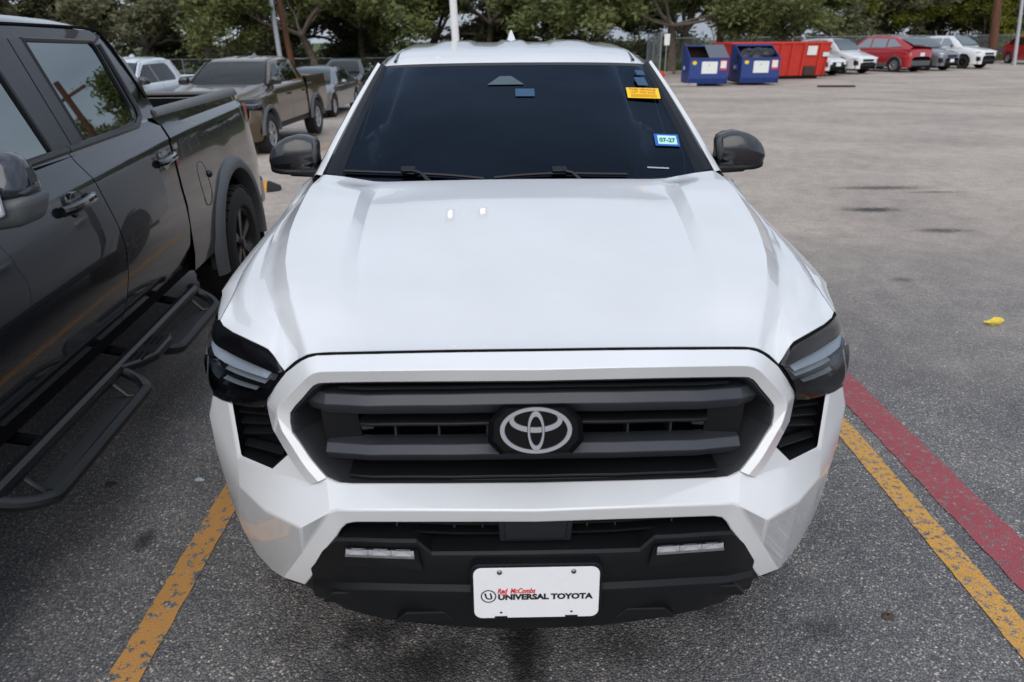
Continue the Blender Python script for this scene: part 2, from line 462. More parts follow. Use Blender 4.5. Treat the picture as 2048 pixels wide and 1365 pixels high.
def sheet(name, pts, z, mat, kind='structure'):
    o = O(name, ([(x, y, z) for x, y in pts], [tuple(range(len(pts)))]), mat, smooth=0)
    o['kind'] = kind; return o
def sstep(a, b, v):
    t = min(1, max(0, (v - a) / (b - a))); return t * t * (3 - 2 * t)
def gz(x, y):
    """the lot is level here and falls away towards the back on the left"""
    return -interp(y, [6, 9, 13, 20, 45, 60], [0, .09, .27, .42, .70, .75]) * sstep(-.6, -4.4, x)
gx = [-220, -120, -70, -45, -30, -22, -16, -12, -9, -7.5] + [-6.5 + .25*k for k in range(27)] + [1, 4, 12, 40, 220]
gy = [-60, -20, 0, 4, 6, 6.8, 7.6, 8.4, 9, 9.8, 10.6, 11.4, 12.2, 13, 14.4, 15.8, 17.2, 18.6, 20, 25, 30, 35, 40, 45, 52, 60, 120, 300]
o = O('asphalt_ground', grid([[(x, y, gz(x, y)) for x in gx] for y in gy]), 'asphalt', smooth=60); o['kind'] = 'structure'
def stripe(x0, y0, x1, y1, w, mat, name):
    d = Vector((x1-x0, y1-y0, 0)).normalized(); q = Vector((-d.y, d.x, 0)) * w / 2
    n_ = 170; rnd = random.Random(int(x0 * 91 + y0 * 37))
    L_, R_ = [], []
    for k in range(n_ + 1):
        t = k / n_; cx, cy = lerp(x0, x1, t), lerp(y0, y1, t)
        j = 1 + rnd.uniform(-.05, .05)
        j2 = 1 + rnd.uniform(-.05, .05)
        L_.append((cx + q.x*j, cy + q.y*j)); R_.append((cx - q.x*j2, cy - q.y*j2))
    g = grid([[(a[0], a[1], gz(*a) + (.004 if gz(*a) > -.001 else .010)) for a in L_], [(a[0], a[1], gz(*a) + (.004 if gz(*a) > -.001 else .010)) for a in R_]])
    o = O(name, g, mat, smooth=60); o['kind'] = 'structure'; return o
stripe(-1.245, -1.5, -1.235, 5.2, .105, 'yellow_line', 'yellow_stall_line')
stripe(1.555, -1.5, 1.66, 5.0, .105, 'yellow_line_worn', 'yellow_stall_line')
stripe(1.815, -1.5, 1.825, 5.0, .185, 'red_line', 'red_fire_line')
stripe(-3.75, 10.4, -3.62, 17.0, .13, 'far_line', 'yellow_stall_line')
stripe(-6.9, 11.0, -6.8, 17.4, .13, 'far_line', 'yellow_stall_line')
stripe(9.5, 22.6, 15.5, 16.8, .12, 'far_line', 'yellow_lane_line')
stripe(13.0, 24.0, 19.0, 19.0, .12, 'far_line', 'yellow_lane_line')

m, n, l, p = nodes('grass_ground')
t = add_noise(n, l, .8, 6, .7); t2 = add_noise(n, l, 14.0, 4, .7)
g1 = mixc(n, l, t.outputs['Fac'], (.045, .085, .018), (.11, .13, .045))
g2 = mixc(n, l, .6, g1.outputs['Color'], ramp(n, l, t2.outputs['Fac'], .3, .7, (.5, .5, .5, 1), (1.4, 1.4, 1.3, 1)).outputs['Color'], 'MULTIPLY')
l.new(g2.outputs['Color'], p.inputs['Base Color']); p.inputs['Roughness'].default_value = .9
bump(n, l, p, t2.outputs['Fac'], 1.0, .05)
# raised verge behind the kerb
verge = grid([[(-220, 36.5, -.50), (-9, 36.5, -.50), (-1, 35.5, .10), (6.0, 34.2, .12), (9.0, 38.5, .12), (16, 45.5, .12), (33, 53, .12), (220, 100, .12)],
              [(-220, 45, -.45), (-9, 45, -.45), (-1, 46, .0), (8, 48, .3), (12, 52, .3), (20, 56, .3), (40, 62, .3), (220, 120, .3)],
              [(-220, 300, .5), (-9, 300, .5), (-1, 300, .5), (10, 300, .5), (20, 300, .5), (30, 300, .5), (60, 300, .5), (220, 300, .5)]])
o = O('grass_verge', verge, 'grass_ground', smooth=0); o['kind'] = 'structure'
plain('concrete', (.36, .34, .31), .85, var=.2, scale=6, bmp=.5, bscale=40)
kp = [(-220, 36.4), (-9, 36.4), (-1, 35.4), (6.05, 34.1), (9.1, 38.4), (16.1, 45.4), (33.1, 52.9), (220, 99.9)]
rows = []
for x, y in kp: rows.append([(x, y + a, gz(x, y) + b_) for a, b_ in ((-.16, -.02), (-.16, .11), (-.13, .135), (.12, .14), (.12, -.02))])
o = O('kerb', grid(rows), 'concrete', smooth=20); o['kind'] = 'structure'
# ------------------------------------------------------------------ pickup (local frame: front at y=0, x across, rear at y=5.4)
def bow(x):
    return interp(abs(x), [0,.2,.4,.55,.65,.75,.85,.9,.93,.95], [0,.005,.025,.065,.12,.2,.31,.40,.5,.62])
HY = {  # feature lines of the bonnet: station y -> (x, z)
 'crest': ([.078,.271,.41,.511,.64,.789,.994,1.185,1.33], [.545,.613,.662,.697,.725,.75,.766,.771,.762], [1.115,1.149,1.173,1.189,1.21,1.233,1.266,1.297,1.309]),
 'band': ([.17,.248,.368,.494,.589,.682,.919,1.141,1.33], [.645,.66,.704,.749,.777,.794,.832,.826,.805], [1.055,1.097,1.115,1.133,1.146,1.159,1.191,1.228,1.262]),
 'seam': ([.41,.552,.702,.861,1.034,1.196,1.33], [.863,.867,.884,.891,.886,.877,.866], [1.07,1.100,1.122,1.14,1.162,1.184,1.204]),
 'outline': ([.50,.589,.755,.929,1.088,1.26,1.535], [.927,.936,.946,.945,.938,.928,.925], [1.058,1.072,1.091,1.111,1.131,1.156,1.198])}
def feat(k, y):
    a = HY[k]; return smooth_interp(y, a[0], a[1]), smooth_interp(y, a[0], a[2])
def zc(y): return smooth_interp(y, [.06,.3,.6,.9,1.05,1.10,1.33], [1.124,1.159,1.201,1.243,1.2645,1.2685,1.286])
def groove(y):   # x of the step between the centre panel and the side bulge, and its height
    return smooth_interp(y, [.1,.258,.374,.472,.702,.977,1.19,1.33], [.42,.46,.487,.502,.531,.551,.556,.53]), interp(y, [.2,.45,.9,1.13,1.20,1.28], [0,.012,.030,.036,.024,.0])
HF = [(0,.0603,1.124),(.1972,.0619,1.1235),(.3744,.0744,1.1168),(.4861,.098,1.1055),(.5222,.1076,1.1005),(.5462,.114,1.0927),(.572,.1271,1.0766),(.5947,.1396,1.0578),(.6188,.1528,1.0328),
      (.6321,.1652,1.0424),(.6483,.1791,1.0625),(.6663,.1981,1.0723),(.7306,.2545,1.0741),(.811,.335,1.069),(.843,.375,1.068),(.863,.41,1.07)]
def hood_rows():
    xs = [p[0] for p in HF]
    def front(x): return (x, interp(x, xs, [p[1] for p in HF]), interp(x, xs, [p[2] for p in HF]))
    f0 = [0, .13, .25, .39, .404, .438, .456, .50, .535, .546, .556, .585, .6188, .632, .645, .656, .6685, .7306, .80, .843, .863]
    r0 = [front(x) for x in f0]
    def at(y, j):
        xc, zcr = feat('crest', y); xb, zb = feat('band', y); xs_, zs = feat('seam', y); xg, hg = groove(y); z0 = zc(y)
        zin = z0 - hg * .35
        if j == 0: return 0, z0
        if j == 1: return xg * .36, z0 - .001
        if j == 2: return xg * .70, z0 - .003 - hg * .1
        if j == 3: return xg - .030, zin - .005
        if j == 4: return xg - .016, zin - .0055
        if j == 5: return xg + .018, zin - .004 + hg
        k = xc - xg
        if j == 6: return xg + .036, zin - .003 + hg * 1.03
        if j == 7: return lerp(xg + .05, xc, .55), lerp(zin + hg, zcr, .6) + .003
        if j == 8: return xc - .016, zcr + .0015
        if j == 9: return xc - .002, zcr
        if j == 10: return xc + .006, lerp(zcr, zb, .10) - .002
        if j == 11: return lerp(xc, xb, .55), lerp(zcr, zb, .60)
        if j == 12: return xb - .007, lerp(zcr, zb, .93)
        if j == 13: return xb + .008, zb - .001
        w = xs_ - xb
        if j == 14: return xb + w * .22, lerp(zb, zs, .20) - .001
        if j == 15: return xb + w * .38, lerp(zb, zs, .35) + .001
        if j == 16: return xb + w * .52, lerp(zb, zs, .47) + .003
        if j == 17: return xb + w * .68, lerp(zb, zs, .62) + .005
        if j == 18: return xb + w * .83, lerp(zb, zs, .78) + .005
        if j == 19: return xb + w * .95, lerp(zb, zs, .93) + .002
        return xs_, zs
    T = [0, .025, .06, .12, .19, .27, .36, .45, .54, .63, .71, .755, .785, .815, .85, .885, .92, .955, .98, 1]
    rows = []
    for t in T:
        row = []
        for j in range(len(f0)):
            y0 = r0[j][1]; y = lerp(y0, 1.335, t)
            X, Z = at(max(y, .11), j)
            k = min(1, t / .22); k = k * k * (3 - 2 * k)
            # blend from the real front edge into the section shapes
            dz = r0[j][2] - at(max(y0, .11), j)[1]
            dx = r0[j][0] - at(max(y0, .11), j)[0]
            row.append((X + dx * (1 - k), y, Z + dz * (1 - k)))
        rows.append(row)
    return rows
RING = {
 'RO': [[(0,.0503,1.1195),(.1968,.0519,1.119),(.3731,.0643,1.1123),(.4843,.0875,1.101),(.5177,.0964,1.0962)],
        [(.5177,.0964,1.0962),(.5403,.1024,1.0886),(.5652,.1134,1.0734),(.6129,.1396,1.0308),(.6477,.1588,.9872),(.6821,.1807,.9409)],
        [(.6821,.1807,.9409),(.6845,.1776,.9266),(.6839,.1771,.9019)],
        [(.6839,.1771,.9019),(.6736,.1589,.8632),(.6257,.1066,.8151),(.5959,.0802,.7853),(.5632,.0572,.7582)]],
 'RC': [[(0,.0003,1.0968),(.1945,.0029,1.0984),(.3672,.0167,1.092),(.4699,.0387,1.0819),(.5013,.047,1.0772)],
        [(.5013,.047,1.0772),(.5194,.0519,1.0712),(.5387,.057,1.0573),(.5769,.0758,1.0168),(.6116,.0969,.9793),(.6356,.1121,.9507)],
        [(.6356,.1121,.9507),(.6408,.115,.9366),(.6414,.1153,.9237)],
        [(.6414,.1153,.9237),(.6332,.1058,.8903),(.5982,.0765,.8494),(.5704,.0562,.8108),(.537,.0365,.7807)]],
 'RI': [[(0,.0123,1.0632),(.1969,.0169,1.0625),(.373,.0343,1.0554),(.459,.0527,1.0464),(.4998,.0636,1.0403)],
        [(.4998,.0636,1.0403),(.5166,.0681,1.0371),(.5317,.0721,1.0273),(.5616,.0834,.991),(.5871,.0974,.962),(.6051,.1073,.9373)],
        [(.6051,.1073,.9373),(.6096,.1098,.9077),(.6071,.1064,.8808)],
        [(.6071,.1064,.8808),(.5855,.0895,.8586),(.5596,.0703,.8264),(.5326,.0504,.8037),(.516,.0409,.7891)]]}
def ring_line(k):
    out = []
    for s, n_ in zip(RING[k], (13, 11, 5, 11)):
        out += resample(s, n_)[(1 if out else 0):]
    return out
B = {k: v for k, v in dict(
 g0=(0,.0053,.7876),g1=(.2568,.0107,.7871),g2=(.4569,.0302,.7776),g3=(.4905,.0371,.7765),g4=(.5162,.041,.7876),tip=(.5611,.0541,.7589),
 c0=(0,-.0746,.7651),c1=(.2513,-.0649,.7641),c2=(.4482,-.0322,.744),c3=(.4852,-.0203,.736),c4=(.5022,-.0137,.7256),c5=(.5218,-.0045,.6998),c6=(.6016,.0434,.5674),c7=(.6945,.1206,.4077),
 o0=(0,-.0616,.7209),o1=(.2548,-.0515,.718),o2=(.4396,-.0224,.6997),o3=(.4643,-.0139,.6892),o4=(.4796,-.0078,.6712),o5=(.5301,.0147,.5813),o6=(.602,.0636,.4507),o7=(.6241,.0858,.4125),
 pk=(.581,-.015,.680),fa=(.661,.125,.743),fd=(.709,.105,.647),fc=(.810,.215,.647),fb=(.887,.315,.657),
 w0=(.822,.27,.883),w1=(.813,.245,.725),w2=(.695,.150,.737),v0=(.813,.272,.886),v1=(.801,.241,.733),v2=(.686,.148,.749),v3=(.6257,.1116,.8151),
 e0=(.888,.33,.875),e1=(.923,.36,.798),e2=(.927,.37,.675),e4=(.904,.36,.485),e5=(.89,.365,.388),e6=(.853,.35,.303),e7=(.78,.265,.310),
 s0=(.945,.47,.868),s1=(.966,.485,.80),s2=(.972,.49,.675),s4=(.962,.49,.478),s5=(.945,.48,.39),s6=(.90,.47,.31),t0=(.958,.60,.90),t1=(.968,.63,.82),t2=(.974,.56,.675)).items()}

def make_wheel(parent, x, y, r, w, side, rim_mat, style):
    wh = bpy.data.objects.new('wheel', None); COL.objects.link(wh); wh.parent = parent
    wh.location = (x, y, r); wh.empty_display_size = .1
    k = side
    h = w / 2
    rim = r * (.62 if style != 'big' else .66)
    prof = [(rim, -h*.85), (rim + .02, -h), (r*.90, -h*1.02), (r*.975, -h*.86), (r, -h*.6), (r, h*.6), (r*.975, h*.86), (r*.90, h*1.02), (rim + .02, h), (rim, h*.85), (rim-.01, h*.4), (rim-.01, -h*.85)]
    g = lathe(prof, 40)
    # tread blocks round the shoulder
    blocks = []
    for i in range(36):
        a = 2*math.pi*i/36
        M = Matrix.Rotation(a, 4, 'X')
        for sx in (-1, 1):
            blocks.append(xform(cbox((sx*h*.66, 0, r-.001), (h*.5, r*.10, .014)), M))
    tyre = O('tyre', join(g, *blocks), 'rubber', wh, smooth=40)
    rp = [(rim, h*.85), (rim-.012, h*.9), (rim-.022, h*.8), (rim-.03, h*.25), (rim*.3, -h*.05), (.0, -h*.05)]
    parts = [lathe([(a, b) for a, b in rp], 40)]
    ns = 6
    for i in range(ns):
        a = 2*math.pi*i/ns
        M = Matrix.Rotation(a, 4, 'X')
        ri, ro = r*.10, rim-.012
        lo = [(h*.35, -.030, ri), (h*.35, .030, ri), (h*.30, .052, ro), (h*.30, -.052, ro)]
        hi = [(h*.72, -.020, ri), (h*.72, .020, ri), (h*.82, .036, ro), (h*.82, -.036, ro)]
        parts.append(xform(hexa(lo, hi), M))
    parts.append(lathe([(0, h*.86), (r*.07, h*.86), (r*.12, h*.72), (r*.12, h*.2)], 20))
    rim_g = join(*parts)
    if k < 0: rim_g = mirx(rim_g)
    O('rim', rim_g, rim_mat, wh, smooth=30)
    if k < 0: pass
    return wh

def arch_cols(y0, y1, yc, r, zcen, extra):
    """y samples with the wheel arch finely sampled"""
    ys = set([round(v, 4) for v in extra]) | {y0, y1}
    for i in range(0, 25):
        a = math.pi * i / 24
        ys.add(round(yc - r * math.cos(a), 4))
    return sorted(v for v in ys if y0 - 1e-6 <= v <= y1 + 1e-6)
def arch_z(y, yc, r, zcen, base):
    d = r * r - (y - yc) ** 2
    if d <= 1e-6: return base if abs(y - yc) > r + 1e-5 else max(base, zcen) if False else base
    return max(base, zcen + math.sqrt(d))

def interior(parent, yo=0.0, sc=1.0, seat='seat_fabric'):
    """dashboard, steering wheel, seats, seen through the glass"""
    g = join(box(-.70, .70, 1.50, 1.86, .95, 1.20), box(-.72, .72, 1.48, 3.45, .58, .66))
    O('dashboard', g, 'interior', parent, bevel=.03)
    for x in (-.37, .37):
        s = join(hexa([(x-.25,2.42,.70),(x+.25,2.42,.70),(x+.25,2.62,.70),(x-.25,2.62,.70)], [(x-.22,2.62,1.33),(x+.22,2.62,1.33),(x+.22,2.74,1.33),(x-.22,2.74,1.33)]),
                 box(x-.25, x+.25, 2.05, 2.55, .68, .86), box(x-.12, x+.12, 2.70, 2.79, 1.37, 1.56))
        O('seat', s, seat, parent, bevel=.035)
    O('seat', join(box(-.62, .62, 2.95, 3.35, .68, .88), hexa([(-.62,3.3,.8),(.62,3.3,.8),(.62,3.42,.8),(-.62,3.42,.8)], [(-.58,3.42,1.35),(.58,3.42,1.35),(.58,3.52,1.35),(-.58,3.52,1.35)])), seat, parent, bevel=.03)
    O('steering_wheel', move(xform(lathe([(.19+.014*math.cos(a), .014*math.sin(a)) for a in [2*math.pi*k/8 for k in range(9)]], 24, 'y'), Matrix.Rotation(-.4, 4, 'X')), (.37, 1.98, 1.14)), 'interior', parent)

def make_pickup(label, body, loc, rz, main=False, flare=None, rim='alloy', glass='dark_glass', side_glass='privacy_glass', group=None, lift=0.0, name='pickup_truck'):
    T = thing(name, label, 'pickup', loc, rz, group)
    black = 'black_plastic'
    # bonnet
    hr = hood_rows()
    lip0 = [(p[0], p[1] + .006, p[2] - .014) for p in hr[0]]
    lip = [(p[0], p[1] + .03, p[2] - .03) for p in hr[0]]
    hg = grid([lip, lip0] + hr)
    edge = grid([[r[-1] for r in hr], [(r[-1][0] - .004, r[-1][1], r[-1][2] - .03) for r in hr]])
    O('hood', both(join(hg, edge)), body, T, smooth=30)
    # dark structure under the bonnet so that shut lines read as gaps
    ub = grid([[(x, interp(x, [p[0] for p in HF], [p[1] for p in HF]) + .02, interp(x, [p[0] for p in HF], [p[2] for p in HF]) - .035) for x in (0,.2,.4,.5,.55,.58,.62,.66,.7,.8,.86)],
               [(x, 1.40, 1.16) for x in (0,.2,.4,.5,.55,.58,.62,.66,.7,.8,.86)]])
    O('engine_bay', both(join(ub, grid([[(0.865, .42, 1.03), (.868,.7,1.08), (.87, 1.45, 1.15)], [(.90, .46, 1.0), (.91, .7, 1.05), (.90, 1.45, 1.12)]]))), 'seam_black', T, smooth=0)
    # black strip, painted shade in the shut line between bonnet and grille surround
    h9 = resample(HF[:9], 40); r9 = resample(RING['RO'][0] + RING['RO'][1][1:4], 40)
    gap_strip = grid([[(p[0], p[1] + .0005, p[2] - .0015) for p in h9], [(p[0], p[1] - .0, p[2] - .0012) for p in r9]])
    O('hood_gap_shade', both(gap_strip), 'seam_black', T, smooth=60)
    # grille surround
    ro, rc, ri = ring_line('RO'), ring_line('RC'), ring_line('RI')
    # a slightly rounded crest between the two facets
    def mid(a, b, t): return [V3(np.array(p) * (1-t) + np.array(q) * t) for p, q in zip(a, b)]
    back = [(p[0], p[1] + .035, p[2] - .004) for p in ro]
    ret = [(p[0]*.992, p[1] + .035, p[2] - .004) for p in ri]
    rows = [back, ro, mid(ro, rc, .08), mid(ro, rc, .9), mid(ro, rc, .965), mid(rc, ri, .035), mid(rc, ri, .1), mid(rc, ri, .94), ri, ret]
    O('grille_surround', both(grid(rows)), body, T, smooth=18)
    # grille: housing, bars, mesh dividers
    gl = bpy.data.objects.new('grille', None); COL.objects.link(gl); gl.parent = T
    gedge = [(.516,.041,.7891),(.4905,.0371,.7775),(.4569,.0302,.7786),(.2568,.0107,.788),(0,.0053,.789)]
    rim_l = ri + gedge[1:]
    def inset(pl, s, dy, dz=0): return [(p[0]*s, p[1] + dy, .915 + (p[2] - .915)*(s if s > .9 else s) + dz) for p in pl]
    hous = grid([inset(rim_l, .996, .004), inset(rim_l, .985, -.002), inset(rim_l, .968, .006), inset(rim_l, .955, .02), inset(rim_l, .86, .10), inset(rim_l, .84, .17)])
    O('grille_housing', both(hous), 'housing_plastic', gl, smooth=28)
    O('grille_backing', both(grid([[(0,.17,1.08),(.60,.26,1.06)],[(0,.17,.72),(.60,.26,.74)]])), 'seam_black', gl, smooth=0)
    def bar(nm, prof, x1, mat, taper=0.0, fold=None):
        rows = []
        xs = list(np.linspace(-x1, x1, 29))
        if fold: xs = [-x1 - fold[0]] + xs + [x1 + fold[0]]
        for x in xs:
            ax = min(abs(x), x1); ex = max(0, abs(x) - x1)
            dy = bow(ax) + (fold[1] if fold and ex > 0 else 0); dz = -.08 * ax * ax - (fold[2] if fold and ex > 0 else 0)
            rows.append([(x, p[0] + dy, p[1] + dz) for p in prof])
        g = grid(rows, close_u=True)
        nfp = len(prof)
        g = (g[0], g[1] + [tuple(range(nfp)), tuple(range(len(g[0])-1, len(g[0])-nfp-1, -1))])
        return O(nm, g, mat, gl, smooth=20, bevel=.002)
    bar('grille_bar', [(.027,1.025),(.010,1.003),(.040,.965),(.09,.96),(.09,1.02)], .505, 'grille_plastic', fold=(.055,.045,.008))
    bar('grille_bar', [(.024,.890),(.004,.8727),(.036,.836),(.08,.832),(.08,.886)], .515, 'grille_plastic')
    bar('grille_fin', [(.034,.949),(.026,.946),(.026,.9385),(.09,.936),(.09,.949)], .425, 'black_plastic')
    bar('grille_fin', [(.02,.8165),(.0,.8145),(.0,.808),(.09,.806),(.09,.816)], .46, 'black_plastic')
    bar('grille_fin', [(.03,1.046),(.022,1.040),(.10,1.03),(.10,1.046)], .47, 'black_plastic')
    bar('grille_fin', [(.024,.7995),(.012,.796),(.012,.789),(.05,.787)], .47, 'black_plastic')
    for s in (-1, 1):
        g = prism([(s*.40, .888), (s*.515, .879), (s*.512, .908), (s*.40, .916)], .105, .16)
        O('blanking_panel', g, 'grille_plastic', gl, smooth=0, bevel=.003)
        g = prism([(s*.425, .83), (s*.52, .82), (s*.53, .985), (s*.44, .985)], .10, .17)
        O('blanking_panel', g, 'black_plastic', gl, smooth=0, bevel=.003)
        for x in (.115, .235, .345):
            O('grille_divider', cbox((s*x, .10 + bow(x), .90), (.005, .05, .235)), 'grille_plastic', gl, smooth=0)
    if main:
        # octagonal badge plate, tilted back, with the three-ellipse emblem on it
        A0 = Vector((0, -.0195, .9518)); dv = Vector((0, .0468, .1035)).normalized(); nrm = Vector((0, -dv.z, dv.y))
        def onp(u, v, h=0.0): return tuple(A0 + Vector((u, 0, 0)) + dv * v + nrm * h)
        octo = [(.1065, .0235), (.072, .0575), (-.072, .0575), (-.1065, .0235), (-.1095, -.026), (-.082, -.055), (.082, -.055), (.1095, -.026)]
        rows = [[onp(u*1.02, v*1.02, -.05) for u, v in octo], [onp(u*1.02, v*1.02, .004) for u, v in octo], [onp(u*.90, v*.885, .013) for u, v in octo]]
        g = grid(rows, close_u=True); g = (g[0], g[1] + [tuple(range(16, 24))])
        O('badge_plate', g, 'badge_black', gl, smooth=0, bevel=.0015)
        def annulus(c0, r0, c1, r1, h0, h1, n=56):
            rr = []
            for (c, r_, h) in ((c0, r0, h0), (c0, r0, h1-.0012), (c0, (r0[0]-.0016, r0[1]-.0016), h1), (c1, (r1[0]+.0016, r1[1]+.0016), h1), (c1, r1, h1-.0012), (c1, r1, h0)):
                rr.append([onp(c[0] + r_[0]*math.cos(2*math.pi*k/n), c[1] + r_[1]*math.sin(2*math.pi*k/n), h) for k in range(n)])
            return grid(rr, close_u=True)
        a_, b_ = .0845, .0545
        em = join(annulus((0,0), (a_, b_), (0,0), (a_*.845, b_*.80), .011, .0165),
                  annulus((0,.42*b_), (a_*.745, b_*.545), (0,.475*b_), (a_*.585, b_*.325), .011, .0160),
                  annulus((0,-.02*b_), (a_*.245, b_*.865), (0,-.03*b_), (a_*.155, b_*.59), .011, .0170))
        O('emblem', em, 'emblem_metal', gl, smooth=35, weld=False)
    else:
        O('badge_plate', cbox((0, -.02, .95), (.16, .03, .10)), 'grille_plastic', gl, bevel=.01)
    # white bumper: faceted skin
    names = list(B); vi = {k: i for i, k in enumerate(names)}
    fs = ['g0 g1 c1 c0','g1 g2 c2 c1','g2 g3 c3 c2','g3 g4 c4 c3','c0 c1 o1 o0','c1 c2 o2 o1','c2 c3 o3 o2','c3 c4 o4 o3','c4 c5 o4','c5 o5 o4','c5 c6 o5','c6 o6 o5','c6 c7 o7 o6',
          'g4 tip pk c4','tip fa pk','tip v3 fa','fa w2 fd pk','w2 w1 fc fd','w1 fb fc','c4 pk c5','pk c6 c5','pk fd c6','fd fc e7','fd e7 c7 c6','fc e5 e6 e7','fc fb e4 e5',
          'w0 e0 e1 w1','w1 e1 e2 fb','fb e2 e4','w0 w1 v1 v0','w1 w2 v2 v1','w2 fa v2','fa v3 v2','e0 s0 s1 e1','e1 s1 s2 e2','e2 s2 s4 e4','e4 s4 s5 e5','e5 s5 s6 e6','s0 t0 t1 s1','s1 t1 t2 s2','s2 t2 s4']
    verts = [B[k] for k in names]
    faces = [tuple(vi[k] for k in f.split()) for f in fs]
    # returns: into the lower opening, under the lower edge, up behind the grille lip
    def extra(keys, d):
        global_idx = []
        for k in keys:
            verts.append((max(0, B[k][0] + (d[0] if B[k][0] > 0 else 0)), B[k][1] + d[1], B[k][2] + d[2])); global_idx.append(len(verts) - 1)
        for a, b_, p_, q_ in zip(keys, keys[1:], global_idx, global_idx[1:]): faces.append((vi[a], vi[b_], q_, p_))
    extra(['o0','o1','o2','o3','o4','o5','o6','o7'], (-.004, .05, .006))
    extra(['o7','c7','e7','e6','s6'], (-.01, .06, -.004))
    extra(['g0','g1','g2','g3','g4','tip'], (0, .04, .008))
    O('front_bumper', both((verts, faces)), body, T, smooth=14, bevel=.005, seg=3)
    # air curtain vents beside the grille
    for s in (1, -1):
        v = [B['v0'], B['v1'], B['v2'], B['v3'], (.690,.20,.905)]
        if s < 0: v = [(-p[0], p[1], p[2]) for p in v]
        fr = [(p[0], p[1] + .022, p[2]) for p in v]
        fb_ = [(p[0]*.99, p[1] + .06, p[2]) for p in v]
        vt = O('air_vent', join((fb_, [(0,1,2,3,4)]), grid([v[:1] + v[1:], fr, fb_], close_u=True)), black, T, smooth=0)
        for k in range(5):
            t = (k + .35) / 5
            a = np.array(v[0])*(1-t) + np.array(v[1])*t
            bq = np.array(v[4])*(1-t) + np.array(v[3])*t if t < .8 else np.array(v[3])*.6 + np.array(v[2])*.4
            a = a + np.array([0, .020, 0]); bq = bq + np.array([0, .020, 0])
            a = a + (bq - a)*.06
            lo = [V3(a + [0,.0,.0]), V3(bq + [0,.0,0]), V3(bq + [0,.03,-.022]), V3(a + [0,.03,-.022])]
            hi = [V3(a + [0,-.004,.006]), V3(bq + [0,-.004,.006]), V3(bq + [0,.03,.012]), V3(a + [0,.03,.012])]
            O('vent_slat', hexa(lo, hi), black, vt, smooth=0, bevel=.002)
    # lower black bumper
    X = [0, .08, .157, .2547, .2914, .36, .43, .501, .545, .590]
    Y_ld = [-.0746,-.073,-.070,-.0615,-.0539,-.044,-.028,-.006,.022,.055]; Z_ld = [.642,.641,.639,.6336,.6658,.660,.652,.6367,.585,.515]
    Y_st = [-.072,-.071,-.068,-.058,-.053,-.042,-.028,-.005,.022,.056]; Z_st = [.540,.540,.538,.533,.530,.524,.515,.497,.482,.461]
    def cur(Ys, Zs, dy=0, dz=0): return [(x, y + dy, z + dz) for x, y, z in zip(X, Ys, Zs)]
    Zb = [interp(x, [0,.36,.53,.62], [.3406,.346,.357,.373]) for x in X]
    rows = [cur(Y_ld, Z_ld, .10, .012), cur(Y_ld, Z_ld, .006, .002), cur(Y_ld, Z_ld, -.001, -.004), cur(Y_ld, [lerp(a, b_, .35) for a, b_ in zip(Z_ld, Z_st)], -.006),
            cur(Y_st, Z_st, 0, .003), cur(Y_st, Z_st, -.0135, -.007), cur(Y_st, Z_st, -.0145, -.012), cur(Y_st, Z_st, -.006, -.055),
            [(x, y + .004, z + .055) for x, y, z in zip(X, Y_st, Zb)], [(x, y + .052, z + .012) for x, y, z in zip(X, Y_st, Zb)], [(x, y + .062, z) for x, y, z in zip(X, Y_st, Zb)], [(x, y + .28, z + .02) for x, y, z in zip(X, Y_st, Zb)]]
    side = [(.640, .10, .40), (.64, .11, .36), (.72, .22, .33), (.80, .33, .31)]
    lb = O('lower_bumper', both(grid(rows)), black, T, smooth=26)
    corner = grid([[(.590,.055,.515),(.590,.056,.461),(.588,.055,.43),(.60,.10,.375)],[(.612,.085,.47),(.622,.09,.435),(.63,.10,.40),(.645,.14,.365)],[(.645,.13,.43),(.68,.15,.42),(.69,.16,.36),(.70,.2,.335)],[(.72,.22,.40),(.76,.27,.32),(.78,.30,.30),(.78,.34,.29)]])
    O('bumper_corner', corner, black, T, smooth=40)
    O('bumper_corner', mirx(corner), black, T, smooth=40)
    # trapezoid pads on the lower lip
    for xm in (-.47, -.28, .28, .47):
        w2 = .075
        u_ = .055 if abs(xm) > .4 else .022
        pts = [(xm-w2, .405+u_), (xm-w2*.65, .430+u_), (xm+w2*.65, .430+u_), (xm+w2, .405+u_), (xm+w2, .398+u_), (xm-w2, .398+u_)]
        yb = interp(abs(xm), X, Y_st)
        O('lip_pad', prism(pts, yb - .0105, yb + .03), black, lb, smooth=0, bevel=.003)
    # upper recess with mesh and radar cover
    rec = grid([[(x, interp(x, [0,.2548,.4396,.53], [.02,.03,.06,.09]), .735) for x in (0,.15,.3,.45,.55)], [(x, .13, .72) for x in (0,.15,.3,.45,.55)], [(x, .14, .60) for x in (0,.15,.3,.45,.55)]])
    O('intake_recess', both(rec), 'seam_black', lb, smooth=0)
    for zz, x1 in ((.700, .46), (.672, .30)):
        rows = [[(x, bow(x)-.035, zz), (x, bow(x)-.035, zz-.006), (x, bow(x)+.02, zz-.006), (x, bow(x)+.02, zz)] for x in np.linspace(-x1, x1, 19)]
        O('mesh_bar', grid(rows, close_u=True), 'black_plastic', lb, smooth=20)
    for x in (-.345, -.2, -.13, .13, .2, .345):
        O('mesh_upright', cbox((x, bow(x)+.0, .69), (.004, .03, .07)), 'grille_plastic', lb, smooth=0)
    O('radar_cover', join(prism([(-.078, .728), (.078, .728), (.074, .662), (-.074, .662)], -.052, .02), prism([(-.092, .73), (.092, .73), (.088, .652), (-.088, .652)], -.045, .02)), 'satin_black', lb, smooth=0, bevel=.004)
